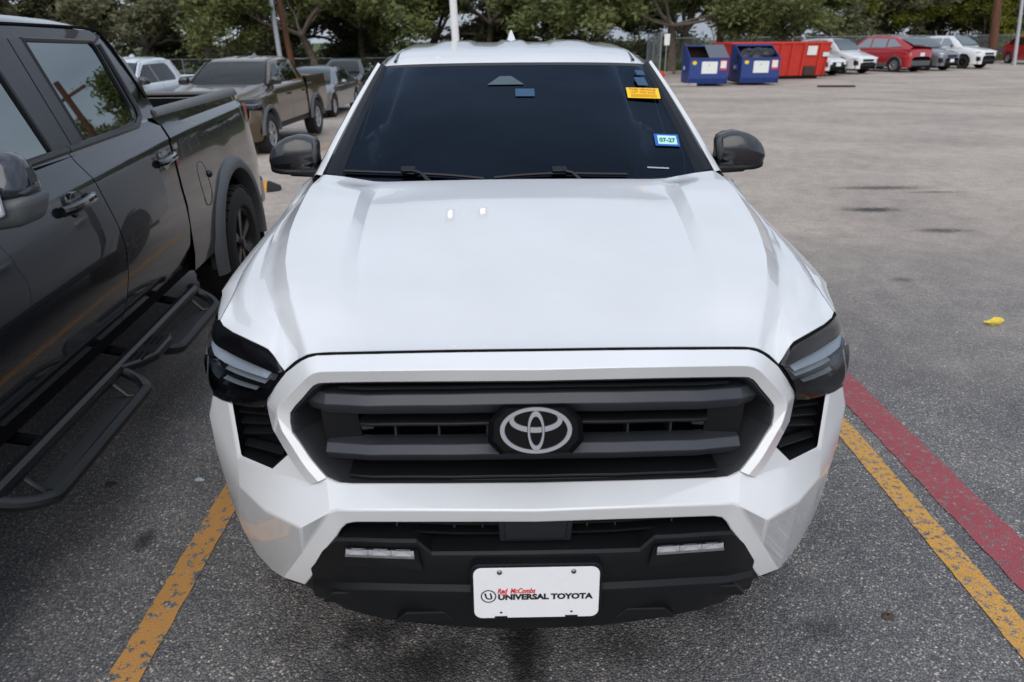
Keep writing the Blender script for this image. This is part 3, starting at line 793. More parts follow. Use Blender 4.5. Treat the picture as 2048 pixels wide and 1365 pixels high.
    # fog lamps
    for s in (1, -1):
        def S(p): return (s*p[0], p[1], p[2])
        a, b_, c, d = (.4648,-.0227,.6277), (.300,-.053,.6457), (.3014,-.0529,.6228), (.4698,-.0204,.6057)
        off = np.array([0, -.012, 0])
        fz = bpy.data.objects.new('fog_lamp', None); COL.objects.link(fz); fz.parent = T
        # recess frame
        fr = [S((.4787,-.0315,.634)), S((.288,-.0675,.652)), S((.276,-.0725,.592)), S((.482,-.0275,.573))]
        inn = [S((.470,-.030,.629)), S((.296,-.063,.647)), S((.296,-.063,.627)), S((.473,-.028,.609))]
        O('fog_bezel', grid([fr, inn], close_u=True), black, fz, smooth=0, bevel=.001)
        O('fog_reflector', (inn, [(0,1,2,3)]), 'chrome', fz, smooth=0)
        for k in range(3):
            t0, t1 = k/3 + .004, (k+1)/3 - .004
            q = [lerp(np.array(inn[0]), np.array(inn[1]), t0), lerp(np.array(inn[0]), np.array(inn[1]), t1), lerp(np.array(inn[3]), np.array(inn[2]), t1), lerp(np.array(inn[3]), np.array(inn[2]), t0)]
            q = [V3(p + np.array([0, -.004, 0])) for p in q]
            m_ = V3(sum(np.array(p) for p in q)/4 + np.array([0, .004, .003]))
            O('fog_cell', (q + [m_], [(0,1,4),(1,2,4),(2,3,4),(3,0,4)]), 'fog_silver', fz, smooth=0)
        lip = [V3(np.array(inn[3]) + [0,-.006,.004]), V3(np.array(inn[2]) + [0,-.006,.004]), V3(np.array(inn[2]) + [0,-.006,-.003]), V3(np.array(inn[3]) + [0,-.006,-.003])]
        O('fog_lip', (lip, [(0,1,2,3)]), 'chrome', fz, smooth=0)
    # headlights
    for s in (1, -1):
        def S(p): return (s*p[0], p[1], p[2])
        hl = bpy.data.objects.new('headlight', None); COL.objects.link(hl); hl.parent = T
        top = [(.6235,.153,1.030), (.650,.183,1.058), (.6685,.202,1.068), (.7306,.2585,1.0695), (.811,.339,1.0645), (.843,.379,1.0635), (.866,.413,1.066), (.905,.50,1.060), (.936,.62,1.066)]
        lo = resample(catmull([(.640,.163,1.014),(.705,.218,1.014),(.785,.298,1.004),(.868,.387,.998),(.913,.44,1.006),(.945,.60,1.02)], 6), 9)
        mid_ = [V3(np.array(a)*.5 + np.array(b_)*.5 + np.array([0, -.006, .004])) for a, b_ in zip(top, lo)]
        topb = [(p[0], p[1]+.02, p[2]-.012) for p in top]
        O('headlight_brow', grid([[S(p) for p in r_] for r_ in (catmull(topb,3), catmull(top,3), catmull(mid_,3), catmull(lo,3))]), 'gloss_black', hl, smooth=40)
        bot = resample(catmull([(.686,.188,.912),(.735,.212,.898),(.800,.255,.886),(.868,.311,.877),(.915,.375,.893),(.955,.50,.925)], 6), 9)
        # lens: convex between lo and bot
        rows = []
        for t in np.linspace(0, 1, 12):
            bul = 4*t*(1-t)
            rows.append([S(V3(np.array(a)*(1-t) + np.array(b_)*t + np.array([.010*bul, -.016*bul, .0]))) for a, b_ in zip(lo, bot)])
        lensr = [catmull(r_, 3) for r_ in rows]
        O('headlight_lens', grid(lensr), 'lens_clear', hl, smooth=60)
        # cavity behind
        cav = []
        for t, dep in ((0, .004), (.10, .045), (.5, .065), (.9, .05), (1, .004)):
            cav.append([S(V3(np.array(a)*(1-t) + np.array(b_)*t + np.array([-dep*.35, dep, 0]))) for a, b_ in zip(lo, bot)])
        O('headlight_housing', grid([catmull(r_, 3) for r_ in cav]), 'smoke_lamp', hl, smooth=40)
        def on(u, v, dep):   # u 0 inner..1 outer, v 0 top..1 bottom on the lens
            k = u * (len(lo) - 1); i = min(int(k), len(lo) - 2); f = k - i
            a = np.array(lo[i])*(1-f) + np.array(lo[i+1])*f; b_ = np.array(bot[i])*(1-f) + np.array(bot[i+1])*f
            return S(V3(a*(1-v) + b_*v + np.array([-dep*.35, dep, 0])))
        # light guide along the top
        st = grid([[on(u, .02, .040) for u in np.linspace(.08, .97, 22)], [on(u, lerp(.22, .30, u), .004) for u in np.linspace(.08, .97, 22)], [on(u, lerp(.26, .34, u), .02) for u in np.linspace(.08, .97, 22)]])
        O('light_guide', st, 'lamp_strip', hl, smooth=40)
        # stacked reflector fins, inner half
        for k in range(4):
            v0 = .34 + k*.105
            f_ = grid([[on(u, v0, .042) for u in np.linspace(.09 + .03*k, .50, 8)], [on(u, v0 + .050, .008) for u in np.linspace(.09 + .03*k, .50, 8)], [on(u, v0 + .060, .014) for u in np.linspace(.09 + .03*k, .50, 8)]])
            O('reflector_fin', f_, 'lamp_silver' if k % 2 == 0 else 'dark_chrome', hl, smooth=20)
        pj = on(.72, .52, .035)
        O('projector', move(lathe([(0,-.022),(.014,-.019),(.024,-.010),(.028,0),(.034,.004),(.036,.03)], 20, 'y'), pj), 'gloss_black', hl)
        O('reflector_fin', grid([[on(u, .60, .036) for u in np.linspace(.55,.9,8)], [on(u, .68, .006) for u in np.linspace(.55,.9,8)]]), 'dark_chrome', hl, smooth=20)
        O('marker_reflector', grid([[on(u, .78, .012) for u in np.linspace(.70,.95,6)], [on(u, .9, .012) for u in np.linspace(.72,.93,6)]]), 'smoke_lamp' if main else 'amber', hl, smooth=20)
        # black gasket between lamp, bonnet and grille surround
        gk = [S(p) for p in [(.872,.425,1.055),(.866,.416,1.060),(.843,.383,1.058),(.80,.332,1.06),(.7306,.262,1.064),(.6685,.206,1.062),(.648,.186,1.045),(.6245,.162,1.022),(.654,.17,.975),(.686,.19,.935),(.690,.192,.905)]]
        O('lamp_gasket', tube(catmull(gk, 3), .008, 6), 'seam_black', hl)
    # front wings with wheel arch
    YA, ZA, RA = .93, .40 + lift, .455
    ys = arch_cols(.42, 1.50, YA, RA, ZA, list(np.linspace(.5, 1.5, 15)) + [.44, .46, .48])
    for s in (1, -1):
        rows = [[], [], [], [], [], [], []]
        for y in ys:
            xs_, zs = feat('seam', min(max(y, .41), 1.33)); xo, zo = feat('outline', y)
            zb = arch_z(y, YA, RA, ZA, .46)
            if y < .62:
                xo, zo = interp(y, [.42, .5, .62], [.874, .902, .930]), interp(y, [.42, .5, .62], [1.066, 1.064, 1.076])
                zb = zo - .012
            xs2 = xs_ + .006 if y < 1.33 else lerp(xs_ + .006, .846, (y-1.33)/.17)
            zs2 = zs - .003 if y < 1.33 else lerp(zs - .003, 1.268, (y-1.33)/.17)
            p = [(xs2 - .006, y, zs2 - .03), (xs2, y, zs2), (lerp(xs2, xo, .62), y, lerp(zs2, zo, .42)), (xo, y, zo), (lerp(xo, .957, min(1, max(0, (y-.62)/.10))), y, lerp(zo, max(zb, .6), .35)), (lerp(xo, .967, min(1, max(0, (y-.62)/.10))), y, lerp(zo, zb, .75)), (lerp(xo, .975, min(1, max(0, (y-.62)/.10))), y, zb)]
            for k in range(7): rows[k].append((s*p[k][0], p[k][1], p[k][2]))
        rows.append([(s*min(.90, abs(q[0]) - .008), q[1], q[2]) for q in rows[-1]])
        fw = O('front_wing', grid(rows), body, T, smooth=35)
        if flare:
            fl = []
            for k in range(25):
                a = math.pi * k / 24
                fl.append([(s*.955, YA - (RA+.085)*math.cos(a), ZA + (RA+.075)*math.sin(a)), (s*1.0, YA - (RA+.05)*math.cos(a), ZA + (RA+.045)*math.sin(a)), (s*1.005, YA - RA*math.cos(a), ZA + RA*math.sin(a)), (s*.93, YA - (RA-.015)*math.cos(a), ZA + (RA-.015)*math.sin(a))])
            O('wheel_flare', grid(fl), flare, fw, smooth=35)
    # wheel wells and underbody
    O('underbody', join(box(-.88, .88, .35, 5.2, .42, .58), box(-.80, .80, .55, 1.42, .58, 1.0), box(-.45, .45, .25, .6, .36, .6)), 'underbody', T, smooth=0)
    # cowl
    O('cowl', both(grid([[(0,1.325,1.262),(.4,1.325,1.262),(.77,1.335,1.285),(.80,1.37,1.262)],[(0,1.40,1.268),(.4,1.41,1.268),(.75,1.45,1.283),(.80,1.46,1.285)]])), black, T, smooth=30)
    # windscreen
    WB = [(0,1.365,1.255),(.25,1.37,1.256),(.5,1.39,1.262),(.66,1.418,1.272),(.722,1.436,1.28)]
    WT = [(0,2.075,1.677),(.22,2.077,1.676),(.43,2.084,1.673),(.56,2.094,1.668),(.602,2.098,1.665)]
    def wrow(t, dn=0.0): return [V3(np.array(a)*(1-t) + np.array(b_)*t + np.array([0, -.012*4*t*(1-t) - dn*.5, .016*4*t*(1-t) + dn*.86])) for a, b_ in zip(WB, WT)]
    ws = O('windshield', both(grid([catmull(wrow(t), 3) for t in np.linspace(0, 1, 11)])), glass, T, smooth=60)
    tr = []
    for t in np.linspace(0, 1, 11):
        a = np.array(wrow(t)[-1]); ao = np.array([lerp(.792, .626, t), lerp(1.452, 2.118, t), lerp(1.288, 1.682, t) + .012*4*t*(1-t)])
        tr.append([V3(a + [-.010, 0, .002]), V3(a*.8 + ao*.2 + [0, -.006, .012]), V3(ao*.75 + a*.25 + [0, -.004, .012]), V3(ao)])
    for s in (1, -1):
        g = grid([[(s*p[0], p[1], p[2]) for p in r_] for r_ in tr])
        O('windshield_trim', g, 'trim_black', T, smooth=30)
    O('header_trim', both(grid([[V3(np.array(p) + [0, -.006, -.002]) for p in catmull(WT, 3)], [V3(np.array(p) + [0, .012, .010]) for p in catmull(WT, 3)]])), 'satin_black', T, smooth=30)
    # roof
    RY = [2.088, 2.12, 2.2, 2.32, 2.5, 2.75, 3.0, 3.25, 3.45, 3.56, 3.62]
    RZ = [1.677, 1.694, 1.716, 1.736, 1.752, 1.765, 1.771, 1.768, 1.758, 1.744, 1.72]
    RW = [.612, .622, .632, .640, .645, .648, .648, .645, .640, .63, .62]
    rows = []
    for y, z, w in zip(RY, RZ, RW):
        row = []
        for u in (0, .05, .09, .13, .16, .30, .36, .40, .55, .60, .66, .80, .875, .89, .905, .92, .955, .985, 1.0):
            x = u * w
            dz = -.008*u*u - .075*max(0, u-.80)**2/.04*.7
            rib = 1 if (u <= .10 or .36 <= u <= .64) else 0
            dz += .012 * rib * min(1, max(0, (y - 2.45)/.25)) * (1 if y < 3.5 else 0)
            if u in (.89, .905) and 2.19 < y < 3.6: dz -= .012
            row.append((x, y, z + dz))
        row.append((w + .004, y, row[-1][2] - .02))
        rows.append(row)
    rf = O('roof', both(grid(rows)), body, T, smooth=28)
    for s in (1, -1):
        O('roof_channel', tube([(s*.568, 2.21, 1.690), (s*.578, 2.4, 1.714), (s*.583, 2.8, 1.738), (s*.58, 3.4, 1.735)], .008, 6), 'satin_black', rf)
    fin = [(3.06, 0), (3.12, .03), (3.20, .058), (3.235, .062), (3.25, .0)]
    O('antenna', join(hexa([(-.03,3.04,1.765),(.03,3.04,1.765),(.035,3.28,1.765),(-.035,3.28,1.765)], [(-.004,3.19,1.835),(.004,3.19,1.835),(.006,3.255,1.832),(-.006,3.255,1.832)])), body, rf, bevel=.004)
    # A-pillars, cab side
    def belt(y): return 1.245 + .012*(y-1.5)
    def cabx(y): return .905 if y > 1.7 else lerp(.885, .905, (y-1.5)/.2)
    ptop = [(.632,2.14,1.672),(.66,2.25,1.695),(.662,2.5,1.705),(.664,2.9,1.712),(.662,3.3,1.705),(.655,3.55,1.69)]
    for s in (1, -1):
        pa = []
        for t in np.linspace(0, 1, 11):
            ao = np.array([lerp(.792, .626, t), lerp(1.452, 2.118, t), lerp(1.288, 1.682, t) + .012*4*t*(1-t)])
            out = np.array([lerp(.842, .650, t), lerp(1.52, 2.20, t), lerp(1.262, 1.672, t) + .014*4*t*(1-t)])
            pa.append([(s*q[0], q[1], q[2]) for q in (V3(ao + [0,.004,-.012]), V3(ao + [.002,0,.0]), V3(ao*.6+out*.4 + [.006,-.012,.012]), V3(out*.85+ao*.15 + [.006,-.004,.008]), V3(out), V3(out + [-.02,.06,0]))])
        O('windshield_pillar', grid(pa), body, T, smooth=40)
        # window frame around the side glass (body colour) as one framed panel with two openings
        def gp(y, z):   # point on the side glass plane
            t = (z - 1.25) / (1.68 - 1.25); return (s*lerp(.845, .662, t), y, z)
        W1 = [(1.66,1.272),(2.46,1.282),(2.40,1.642),(2.20,1.636),(2.02,1.545)]
        W2 = [(2.545,1.283),(3.33,1.293),(3.40,1.36),(3.31,1.60),(3.22,1.642),(2.485,1.644)]
        outer = [(1.50,1.250),(2.50,1.262),(3.56,1.275),(3.50,1.685),(2.45,1.690),(2.22,1.685),(2.02,1.585)]
        def frame_ring(Wp, Op):
            a = resample([gp(*p) for p in Wp + Wp[:1]], 41)[:-1]; return a
        q = []
        # frame strips: sill, header, B pillar, C pillar
        sill = grid([[ (s*.892, y, belt(y)-.005) for y in np.linspace(1.5, 3.58, 12)], [gp(y, belt(y)+.028) for y in np.linspace(1.5, 3.58, 12)]])
        header = grid([[gp(y, z) for y, z in ((1.60,1.31),(2.02,1.548),(2.20,1.638),(2.6,1.644),(3.0,1.645),(3.22,1.642),(3.33,1.59))], [(s*x, y, z) for x, y, z in ((.80,1.60,1.335),(.672,2.02,1.575),(.652,2.20,1.668),(.662,2.6,1.702),(.664,3.0,1.706),(.66,3.3,1.70),(.655,3.5,1.66))]])
        bp = ([gp(2.45,1.275), gp(2.55,1.275), gp(2.49,1.65), gp(2.39,1.65)], [(0,1,2,3)])
        cp = grid([[gp(3.32,1.28), gp(3.39,1.36), gp(3.30,1.60), gp(3.2,1.66)], [gp(3.60,1.27), gp(3.59,1.40), gp(3.54,1.6), gp(3.48,1.70)]])
        door = bpy.data.objects.new('cab_side', None); COL.objects.link(door); door.parent = T
        O('window_frame', join(sill, header, cp), body, door, smooth=35)
        O('door_pillar_trim', ([ (v_[0]+s*.003, v_[1], v_[2]) for v_ in bp[0]], bp[1]), 'gloss_black', door, smooth=0)
        O('side_window', ([gp(*p) for p in W1], [tuple(range(len(W1)))]), side_glass, door, smooth=0)
        O('side_window', ([gp(*p) for p in W2], [tuple(range(len(W2)))]), side_glass, door, smooth=0)
        # door skins
        for (y0, y1, nm) in ((1.508, 2.496, 'door'), (2.504, 3.58, 'door')):
            secs = []
            for y in np.linspace(y0, y1, 9):
                zb = .50 if nm == 'door' and y1 < 3 else max(.50, arch_z(y, 4.28, .47, .40, .50) if y > 3.8 else .50)
                secs.append([(s*.892, y, belt(y) - .005), (s*.922, y, belt(y) - .05), (s*.945, y, 1.09), (s*.935, y, 1.0), (s*.948, y, .86), (s*.955, y, .70), (s*.945, y, .55), (s*.90, y, zb)])
            d = O('door', grid(secs), body, door, smooth=32)
            O('door_handle', cbox((s*.962, y1 - .16, 1.06), (.03, .19, .034)), body if not flare else 'black_plastic', d, bevel=.01)
        O('rocker_panel', box(s*.86 if s > 0 else -.93, s*.93 if s > 0 else -.86, 1.42, 3.76, .43, .52), black, door, bevel=.02)
        # mirrors
        mr = bpy.data.objects.new('door_mirror', None); COL.objects.link(mr); mr.parent = T
        sec = [(.836,1.312,1.405,.060),(.843,1.302,1.420,.074),(.87,1.296,1.433,.080),(.905,1.294,1.437,.084),(.95,1.294,1.427,.084),(.985,1.296,1.409,.080),(1.01,1.300,1.386,.070),(1.026,1.304,1.362,.054),(1.033,1.312,1.345,.034)]
        rows = []
        for x, z0, z1, dp in sec:
            zc_, hh = (z0+z1)/2, (z1-z0)/2; row = []
            for k in range(20):
                a = 2*math.pi*k/20; c, s_ = math.cos(a), math.sin(a)
                c2 = math.copysign(abs(c)**.40, c); s2 = math.copysign(abs(s_)**.40, s_)
                row.append((s*x, 1.62 + dp*c2*(.95 if c2 < 0 else .75) - .02*(1-abs(s2)), zc_ + hh*s2 - (.01*(c2+1)/2)))
            rows.append(row)
        g = grid(rows, close_u=True); g = (g[0], g[1] + [tuple(range(20)), tuple(range(len(g[0])-1, len(g[0])-21, -1))])
        O('mirror_shell', g, 'mirror_cap', mr, smooth=40)
        bd = []
        for x, z0, z1, dp in sec[1:]:
            h2 = min(.040, (z1 - z0) * .42)
            bd.append([(s*(x + .0015), 1.62 - .02*q_[2] + dp*q_[0]*(.95 if q_[0] < 0 else .75)*1.012, z0 + h2*q_[1]) for q_ in ((.9, .0, 1), (.98, .5, 1), (.98, 1.0, 1), (-.2, 1.0, .5), (-.9, 1.0, .3), (-1.0, .9, .3), (-1.0, .4, .3), (-.93, .02, .3))])
        O('mirror_band', grid(bd), 'gloss_black', mr, smooth=40)
        rows = []
        for x, z0, z1, dp in sec:
            row = []
            for k in range(16):
                a = 2*math.pi*k/16; c, s_ = math.cos(a), math.sin(a)
                row.append((s*x, 1.612 + (dp*1.02+.002)*math.copysign(abs(c)**.6, c)*.9, z0 - .006 + .016*math.copysign(abs(s_)**.6, s_)))
            rows.append(row)
        g = grid(rows, close_u=True); g = (g[0], g[1] + [tuple(range(16)), tuple(range(len(g[0])-1, len(g[0])-17, -1))])
        O('mirror_skirt', g, black, mr, smooth=40)
        O('mirror_arm', hexa([(s*.80,1.53,1.262),(s*.80,1.64,1.262),(s*.80,1.64,1.300),(s*.80,1.53,1.300)], [(s*.95,1.535,1.270),(s*.95,1.66,1.270),(s*.95,1.66,1.300),(s*.95,1.535,1.300)]), black, mr, bevel=.012)
        O('mirror_glass', ([(s*.845,1.688,1.31),(s*1.01,1.68,1.315),(s*.99,1.675,1.395),(s*.86,1.685,1.41)], [(0,1,2,3)]), 'chrome', mr, smooth=0)
    # cab back wall and rear window
    O('cab_rear', grid([[(-.90,3.60,.6),(.90,3.60,.6)],[(-.90,3.62,1.27),(.90,3.62,1.27)],[(-.66,3.56,1.70),(.66,3.56,1.70)]]), body, T, smooth=0)
    O('rear_window', ([(-.70,3.625,1.30),(.70,3.625,1.30),(.58,3.585,1.62),(-.58,3.585,1.62)], [(0,1,2,3)]), side_glass, T, smooth=0)
    interior(T)
    # bed
    YR = 4.28
    for s in (1, -1):
        ys = arch_cols(3.66, 5.28, YR, .47, .40, np.linspace(3.66, 5.28, 12))
        rows = [[], [], [], [], [], []]
        for y in ys:
            zb = arch_z(y, YR, .47, .40 + lift, .50)
            for k, p in enumerate(((.86, 1.315), (.93, 1.318), (.945, 1.27), (.962, 1.05 if zb < 1.0 else 1.05), (.968, lerp(1.05, zb, .6)), (.975 if zb > .51 else .92, zb))):
                rows[k].append((s*p[0], y, p[1]))
        bs = O('bed_side', grid([[(s*.80, y, .85) for y in ys], [(s*.80, y, 1.30) for y in ys]] + rows), body, T, smooth=30)
        O('bed_rail', box(min(s*.84, s*.94), max(s*.84, s*.94), 3.66, 5.28, 1.318, 1.335), black, bs, bevel=.006)
        if flare:
            fl = []
            for k in range(25):
                a = math.pi * k / 24
                fl.append([(s*.955, YR - .555*math.cos(a), .40+lift + .545*math.sin(a)), (s*1.0, YR - .52*math.cos(a), .40+lift + .515*math.sin(a)), (s*1.005, YR - .47*math.cos(a), .40+lift + .47*math.sin(a)), (s*.93, YR - .455*math.cos(a), .40+lift + .455*math.sin(a))])
            O('wheel_flare', grid(fl), flare, bs, smooth=35)
        O('tail_lamp', box(min(s*.83, s*.955), max(s*.83, s*.955), 5.24, 5.30, .95, 1.26), 'tail_red', T, bevel=.015)
    O('bed_floor', box(-.82, .82, 3.66, 5.25, .82, .86), 'black_plastic', T, smooth=0)
    O('tailgate', box(-.82, .82, 5.22, 5.29, .80, 1.31), body, T, bevel=.02)
    O('rear_bumper', box(-.92, .92, 5.28, 5.40, .55, .76), black, T, bevel=.03)
    # wheels
    for s in (1, -1):
        make_wheel(T, s*.845, YA, .392, .26, s, rim, 'std')
        make_wheel(T, s*.845, YR, .392, .26, s, rim, 'std')
    return T
# ------------------------------------------------------------------ the white pickup in the middle, with its own details
white = make_pickup('white pickup with black mirrors and a lettered front plate parked between the yellow lines', 'white_paint', (0, 0, 0), 0.0, main=True, rim='black_alloy')
# wipers lying on the glass foot
def wp(x, t, up=.008):
    WBx = interp(abs(x), [0,.25,.5,.66,.722], [1.365,1.37,1.39,1.418,1.436]); WBz = interp(abs(x), [0,.25,.5,.66,.722], [1.255,1.256,1.262,1.272,1.28])
    return (x, lerp(WBx, WBx + .70, t) - .012*4*t*(1-t) - .5*up, lerp(WBz, WBz + .42, t) + .016*4*t*(1-t) + .86*up)
for pts, arm in (([(-.70,.045),(-.58,.060),(-.44,.066),(-.28,.060),(-.14,.040)], (-.47, -.10)), ([(-.10,.045),(.02,.062),(.16,.068),(.30,.058),(.43,.045)], (.14, .30))):
    path = [wp(x, t - .008, .012) for x, t in pts]
    w = O('wiper', tube(catmull(path, 4), .0065, 6), 'trim_black', white)
    bx_, bt_ = pts[2]
    c = wp(bx_, bt_ + .004, .022)
    O('wiper_clip', xform(cbox((0, 0, 0), (.060, .030, .016)), Matrix.Translation(c) @ Matrix.Rotation(.54, 4, 'X')), 'trim_black', w, bevel=.005)
    O('wiper_arm', tube([c, wp(bx_ + .05, bt_ - .02, .024), wp(bx_ + .09, .0, .012)], [.008, .007, .010], 6), 'trim_black', w)
# things on and behind the windscreen: stickers, camera housing, tag
ws_axis = Vector((0, .70, .42)).normalized()
ws_nrm = Vector((0, -.42, .70)).normalized().normalized()
def on_glass(x, y, up):     # point on the windscreen above station y
    t = (y - 1.365 - interp(abs(x), [0,.25,.5,.66,.722], [0,.005,.025,.053,.071])) / .705
    a = Vector(wp(x, max(0, t), 0)); n_ = Vector((0, -.51, .86))
    return a + n_ * up
def decal(nm, x0, x1, y0, y1, mat, up, parent, skew=0.0):
    q = [on_glass(x0 + skew, y1, up), on_glass(x1 + skew, y1, up), on_glass(x1, y0, up), on_glass(x0, y0, up)]
    qb = [p - Vector((0, -.51, .86)) * .0012 for p in q]
    return O(nm, hexa([tuple(p) for p in qb], [tuple(p) for p in q]), mat, parent, smooth=0)
wsh = [c for c in white.children if c.name.startswith('windshield') and 'trim' not in c.name and 'pillar' not in c.name][0]
def glass_text(nm, s, x0, x1, y0, y1, mat, up, bold=.02):
    g = text_geo(s, 1.0, 1.0, bold)
    vs = []
    for p in g[0]:
        q = on_glass(lerp(x0, x1, p[0]), lerp(y0, y1, p[2]), up); vs.append(tuple(q))
    return O(nm, (vs, g[1]), mat, wsh, smooth=0, weld=False)
decal('dealer_sticker', .488, .632, 1.838, 1.905, 'sticker_yellow', .004, wsh)
glass_text('sticker_lettering', 'THIS VEHICLE', .500, .618, 1.885, 1.900, 'ink_orange', .0052)
glass_text('sticker_lettering', 'NOT FOR SALE', .506, .614, 1.868, 1.880, 'ink_orange', .0052)
for k in range(3):
    decal('sticker_rule', .503, .618, 1.845 + k*.007, 1.8465 + k*.007, 'ink_orange', .0052, wsh)
decal('registration_sticker', .568, .670, 1.566, 1.628, 'sticker_blue', .004, wsh)
decal('sticker_panel', .581, .660, 1.574, 1.619, 'sticker_mint', .0052, wsh)
glass_text('sticker_lettering', '07-27', .587, .654, 1.583, 1.606, 'ink_green', .0064, .035)
decal('glass_marking', .518, .606, 1.452, 1.458, 'card_grey', .003, wsh)
cw = Vector((0, -.51, .86))
plain('camera_behind_glass', (.045, .075, .095), .35); plain('blue_behind_glass', (.010, .055, .13), .35)  # see-through dimming is put into these colours; the panels lie outside the glass
def glass_panel(nm, pts, mat):
    q = [on_glass(x, y, .0025) for x, y in pts]
    O(nm, hexa([tuple(p - cw*.0012) for p in q], [tuple(p) for p in q]), mat, wsh, smooth=0)
glass_panel('camera_window', [(-.128, 1.925), (.036, 1.925), (-.02, 1.985), (-.072, 1.985)], 'camera_behind_glass')
glass_panel('toll_tag', [(-.004, 1.845), (.080, 1.845), (.080, 1.895), (-.004, 1.895)], 'blue_behind_glass')
glass_panel('inner_sticker', [(.545, 1.925), (.592, 1.925), (.582, 1.982), (.535, 1.982)], 'blue_behind_glass')
glass_panel('inner_sticker', [(.552, 2.0), (.590, 2.0), (.582, 2.035), (.546, 2.035)], 'blue_behind_glass')
# licence plate
PT, PB = Vector((0, -.104, .6235)), Vector((0, -.109, .4745))
pv = (PT - PB).normalized(); pn = Vector((0, -pv.z, pv.y)); PH = (PT - PB).length
def pl(x, v, up): return tuple(PB + Vector((x, 0, 0)) + pv * v + pn * up)
def rrect(x0, x1, v0, v1, r, n_=6):
    out = []
    for cx, cy, a0 in ((x1-r, v1-r, 0), (x0+r, v1-r, 90), (x0+r, v0+r, 180), (x1-r, v0+r, 270)):
        for k in range(n_ + 1):
            a = R(a0 + 90*k/n_); out.append((cx + r*math.cos(a), cy + r*math.sin(a)))
    return out
def plate_geo(poly, h0, h1):
    n_ = len(poly); v = [pl(x, y, h0) for x, y in poly] + [pl(x, y, h1) for x, y in poly]
    return v, [tuple(range(n_, 2*n_)), tuple(range(n_-1, -1, -1))] + [(i, (i+1) % n_, (i+1) % n_ + n_, i + n_) for i in range(n_)]
lp = O('license_plate', plate_geo(rrect(-.1525, .1525, 0, PH, .020), 0, .0022), 'plate_white', white, smooth=0, bevel=.0006)
O('plate_bracket', plate_geo(rrect(-.160, .160, -.007, PH + .008, .022), -.05, -.0008), 'black_plastic', lp, smooth=0, bevel=.002)
def plate_text(nm, s, x0, v0, w, h, mat, bold=.0, shear=0.0, up=.0028):
    g = text_geo(s, w, h, bold, shear)
    return O(nm, ([pl(x0 + p[0], v0 + p[2], up) for p in g[0]], g[1]), mat, lp, smooth=0, weld=False)
plate_text('plate_lettering', 'UNIVERSAL TOYOTA', -.0937, .0545, .2316, .0180, 'ink_black', .055)
plate_text('plate_lettering', 'Red  McCombs', -.0950, .0738, .0925, .0160, 'ink_red', .038, .28)
sw = catmull([(-.0925, .0742), (-.0885, .0705), (-.082, .0690), (-.075, .0705), (-.071, .0715)], 4) if False else None
O('plate_swash', tube([pl(a, b_, .0028) for a, b_ in ((-.0890,.0755),(-.0850,.0712),(-.0795,.0690),(-.0735,.0695),(-.0700,.0705))], [.0006,.0011,.0013,.0011,.0005], 5), 'ink_red', lp)
n_ = 40
rg = [[pl(-.1168 + r_*math.cos(2*math.pi*k/n_), .0665 + r_*math.sin(2*math.pi*k/n_), .0028) for k in range(n_)] for r_ in (.0190, .0160)]
O('plate_roundel', grid(rg, close_u=True), 'ink_black', lp, smooth=0)
plate_text('plate_roundel_letter', 'U', -.1275, .0565, .0200, .0195, 'ink_black', .03, -.22)
for x, v in ((-.0892, .137), (.0892, .137)):
    O('plate_bolt', sphere(pl(x, v, .003), (.0066, .004, .0066), 12, 6), 'dark_chrome', lp)
for x in (-.0868, .0862):
    O('plate_slot', plate_geo([(x + .0034*math.cos(2*math.pi*k/14), .0165 + .0026*math.sin(2*math.pi*k/14)) for k in range(14)], .0020, .0029), 'ink_black', lp, smooth=0)
    O('plate_tab', plate_geo([(x-.017, -.003), (x-.015, .0055), (x+.015, .0055), (x+.017, -.003)], .0015, .0034), 'black_plastic', lp, smooth=0)
